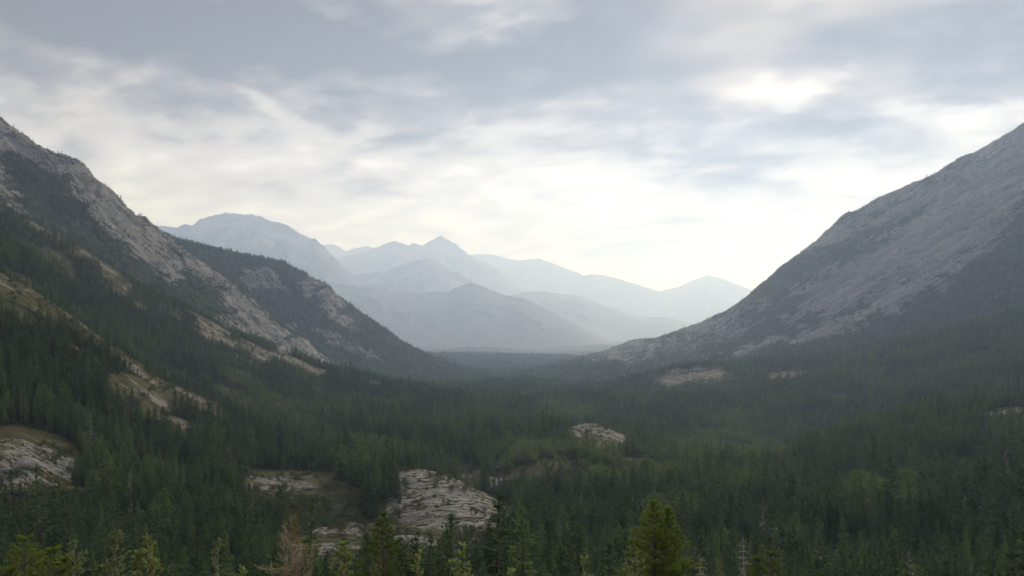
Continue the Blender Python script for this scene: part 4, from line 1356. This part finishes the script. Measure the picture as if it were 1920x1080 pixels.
def bare_larch(label, px, tip, Y, seed):
    """nearly leafless tree: rising, forking branches and a few yellow tufts"""
    loc, h = at(px, tip, Y)
    g = np.random.default_rng(seed)
    tk, br, lf = Tris(), Tris(), Tris()
    tk.tube([(0.06, 0, -0.3), (0.05, 0, h * 0.4), (0.02, 0, h * 0.75), (0, 0, h)], [0.045, 0.034, 0.02, 0.004], 7)

    def twig(p, d, ln, r, lev):
        n = 4
        path = [p]
        dd = d.copy()
        for k in range(n):
            dd = unit(dd + g.normal(0, 0.13, 3) + np.array([0, 0, 0.10]))
            path.append(path[-1] + dd * ln / n)
        br.tube(path, np.linspace(r, r * 0.35, n + 1), 4 if lev == 0 else 3)
        if lev < 2:
            for k in range(int(5 + 9 * ln) if lev == 0 else int(2 + 5 * ln)):
                f = g.uniform(0.2, 0.97)
                i = min(n - 1, int(f * n))
                q = path[i] + (path[i + 1] - path[i]) * (f * n - i)
                dv = unit(path[i + 1] - path[i])
                twig(q, unit(dv + g.normal(0, 0.55, 3) + np.array([0, 0, 0.2])), ln * g.uniform(0.22, 0.5), r * 0.5, lev + 1)
        elif g.random() < 0.12 or (path[-1][0] > 0.03 and path[-1][2] > h - 0.75 and g.random() < 0.45):
            for q in range(5):
                dv = unit(g.normal(0, 1, 3))
                lf.kite(path[-1], dv, unit(np.cross(dv, (0.3, 0.2, 1))), 0.045, 0.012, 0.004)
    zz = 0.08
    while zz < h * 0.8:
        for j in range(3):
            az = g.uniform(0, 6.28)
            ln = min(0.10 + 0.46 * zz, 0.62) * g.uniform(0.6, 1.1)
            twig(np.array([0.02 * zz, 0, h - zz]), unit(np.array([math.cos(az), 0.7 * math.sin(az), g.uniform(0.75, 1.3)])), ln, 0.005 + 0.008 * ln, 0)
        zz += g.uniform(0.07, 0.13)
    twig(np.array([0.04, 0, h - 1.15]), unit(np.array([-1, 0.1, 0.12])), 0.75, 0.014, 0)
    twig(np.array([0.04, 0, h - 1.25]), unit(np.array([-1, -0.2, 0.35])), 0.6, 0.013, 0)
    e = D.objects.new('bare_larch', None)
    COL.objects.link(e)
    e.location = loc
    link('trunk', tk.mesh('trunk', M_dead), e)
    b = link('branches', br.mesh('branches', M_dead), e)
    link('leaves', lf.mesh('leaves', M_yel), b)
    return thing(e, label, 'larch')


def dead_spruce(label, px, tip, Y, seed, slope=0.28, name='dead_spruce', leafy=0.25):
    loc, h = at(px, tip, Y)
    g = np.random.default_rng(seed)
    tk, br, nd = Tris(), Tris(), Tris()
    tk.tube([(0, 0, -0.2), (-0.02, 0, h * 0.6), (-0.05, 0, h)], [0.04, 0.02, 0.004], 6)
    zz = 0.10
    while zz < h * 0.9:
        for j in range(3):
            az = g.uniform(0, 6.28)
            ln = (0.04 + slope * zz) * g.uniform(0.3, 1.25)
            d = unit(np.array([math.cos(az), math.sin(az), -0.15]))
            p = np.array([-0.05 + 0.03 * zz, 0, h - zz])
            q = p + d * ln
            br.tube([p, p + d * ln * 0.55 - np.array([0, 0, 0.03 * ln]), q + np.array([0, 0, 0.22 * ln])], [0.009, 0.007, 0.003], 4)
            for k in range(int(2 + ln * 8)):
                f = g.uniform(0.3, 1)
                s0 = p + d * ln * f
                dv = unit(d + g.normal(0, 0.5, 3))
                br.tube([s0, s0 + dv * 0.07], [0.004, 0.002], 3)
                if g.random() < leafy:
                    nd.kite(s0, dv, unit(np.cross(dv, (0, 0.2, 1))), 0.06, 0.012, 0)
        zz += g.uniform(0.07, 0.12)
    e = D.objects.new(name, None)
    COL.objects.link(e)
    e.location = loc
    link('trunk', tk.mesh('trunk', M_grey), e)
    b = link('branches', br.mesh('branches', M_grey), e)
    link('needles', nd.mesh('needles', M_pine), b)
    return thing(e, label, 'dead tree')


young_pine('bushy yellow-green young pine filling the bottom left corner', 46, 1012, 13, 0.62, M_pine, 11, 1.25, 0.06, 3)
young_pine('smaller yellow-green pine at the bottom left, right of the corner pine', 102, 1034, 12.5, 0.6, M_pine, 12, 1.1, 0.06, 2)
sapling('short leafy sapling between the corner pines and the tall leafy sapling', 139, 1017, 13, 0.28, M_leaf2, 13, 0.075, 0.9)
sapling('tall leafy sapling with a brown bare stem at the lower left', 218, 998, 14, 0.36, M_leaf2, 14, 0.07, 1.5, 1, spire=0.5)
sapling('low leafy sapling with a slender yellow-green spire at the lower left', 278, 1004, 13, 0.42, M_leaf, 15, 0.075, 1.5, 3, spire=0.9)
sapling('thin white-barked sapling with sparse leaves left of the bare larch', 408, 1013, 14, 0.22, M_leaf2, 16, 0.07, 1.0, 1, spire=0.7, stem_mat=M_grey)
sapling('small leafy shoot at the bottom edge right of the white-barked sapling', 452, 1062, 12, 0.18, M_leaf, 17, 0.07, 0.6)
bare_larch('nearly bare tan larch with a few yellow leaves standing in front of the rocks', 546, 968, 17, 18)
sapling('many-stemmed leafy sapling between the bare larch and the dark pine', 642, 1018, 14, 0.34, M_leaf, 19, 0.08, 1.6, 3, spire=0.6)
young_pine('dark green pine with a yellow-green tip left of the centre bottom', 718, 966, 23, 0.42, M_pine2, 20, 1.5, 0.09, 1)
sapling('bright leafy sapling with two tips right of the dark pine', 786, 1034, 12, 0.22, M_leaf, 21, 0.075, 1.0, 2, spire=0.7)
sapling('low shoot at the bottom edge left of the tall bright shoot', 846, 1056, 12, 0.15, M_leaf, 22, 0.07, 0.6)
sapling('tall bright leafy shoot at the bottom centre', 870, 1025, 12.5, 0.22, M_leaf, 23, 0.075, 1.0, 2, spire=0.7)
sapling('little leafy shoot just showing at the bottom centre', 958, 1072, 11, 0.15, M_leaf, 24, 0.07, 0.6)
sapling('leafy sapling with three shoots left of the large yellow-green pine', 1094, 1045, 11, 0.20, M_leaf2, 25, 0.08, 1.1, 3, spire=0.5)
sapling('grey-green leafy sapling overlapping the foot of the large yellow-green pine', 1194, 1036, 11, 0.26, M_leaf2, 26, 0.065, 1.5, 4, spire=0.4)
young_pine('large bushy yellow-green pine at the bottom right of centre', 1226, 944, 20, 0.48, M_pine, 27, 1.6, 0.085, 2)
dead_spruce('wispy pale half-dead sapling right of the large yellow-green pine', 1318, 1038, 12.5, 28, 0.16, 'half_dead_sapling', 0.5)
sapling('feathery grey-green sapling left of the dead spruce', 1345, 1046, 12.5, 0.24, M_leaf2, 29, 0.03, 1.0, 2, spire=0.5)
dead_spruce('bare bleached top of a dead spruce at the lower right', 1398, 1005, 14, 30, 0.17)
young_pine('small olive conifer at the bottom edge right of the dead spruce', 1446, 1040, 16, 0.38, M_pine2, 31, 1.0, 0.07, 1)
young_pine('low olive conifer beside the dead spruce at the bottom edge', 1421, 1050, 15, 0.36, M_pine2, 32, 1.0, 0.07, 1)
print('foreground', round(time.time() - T0, 1))
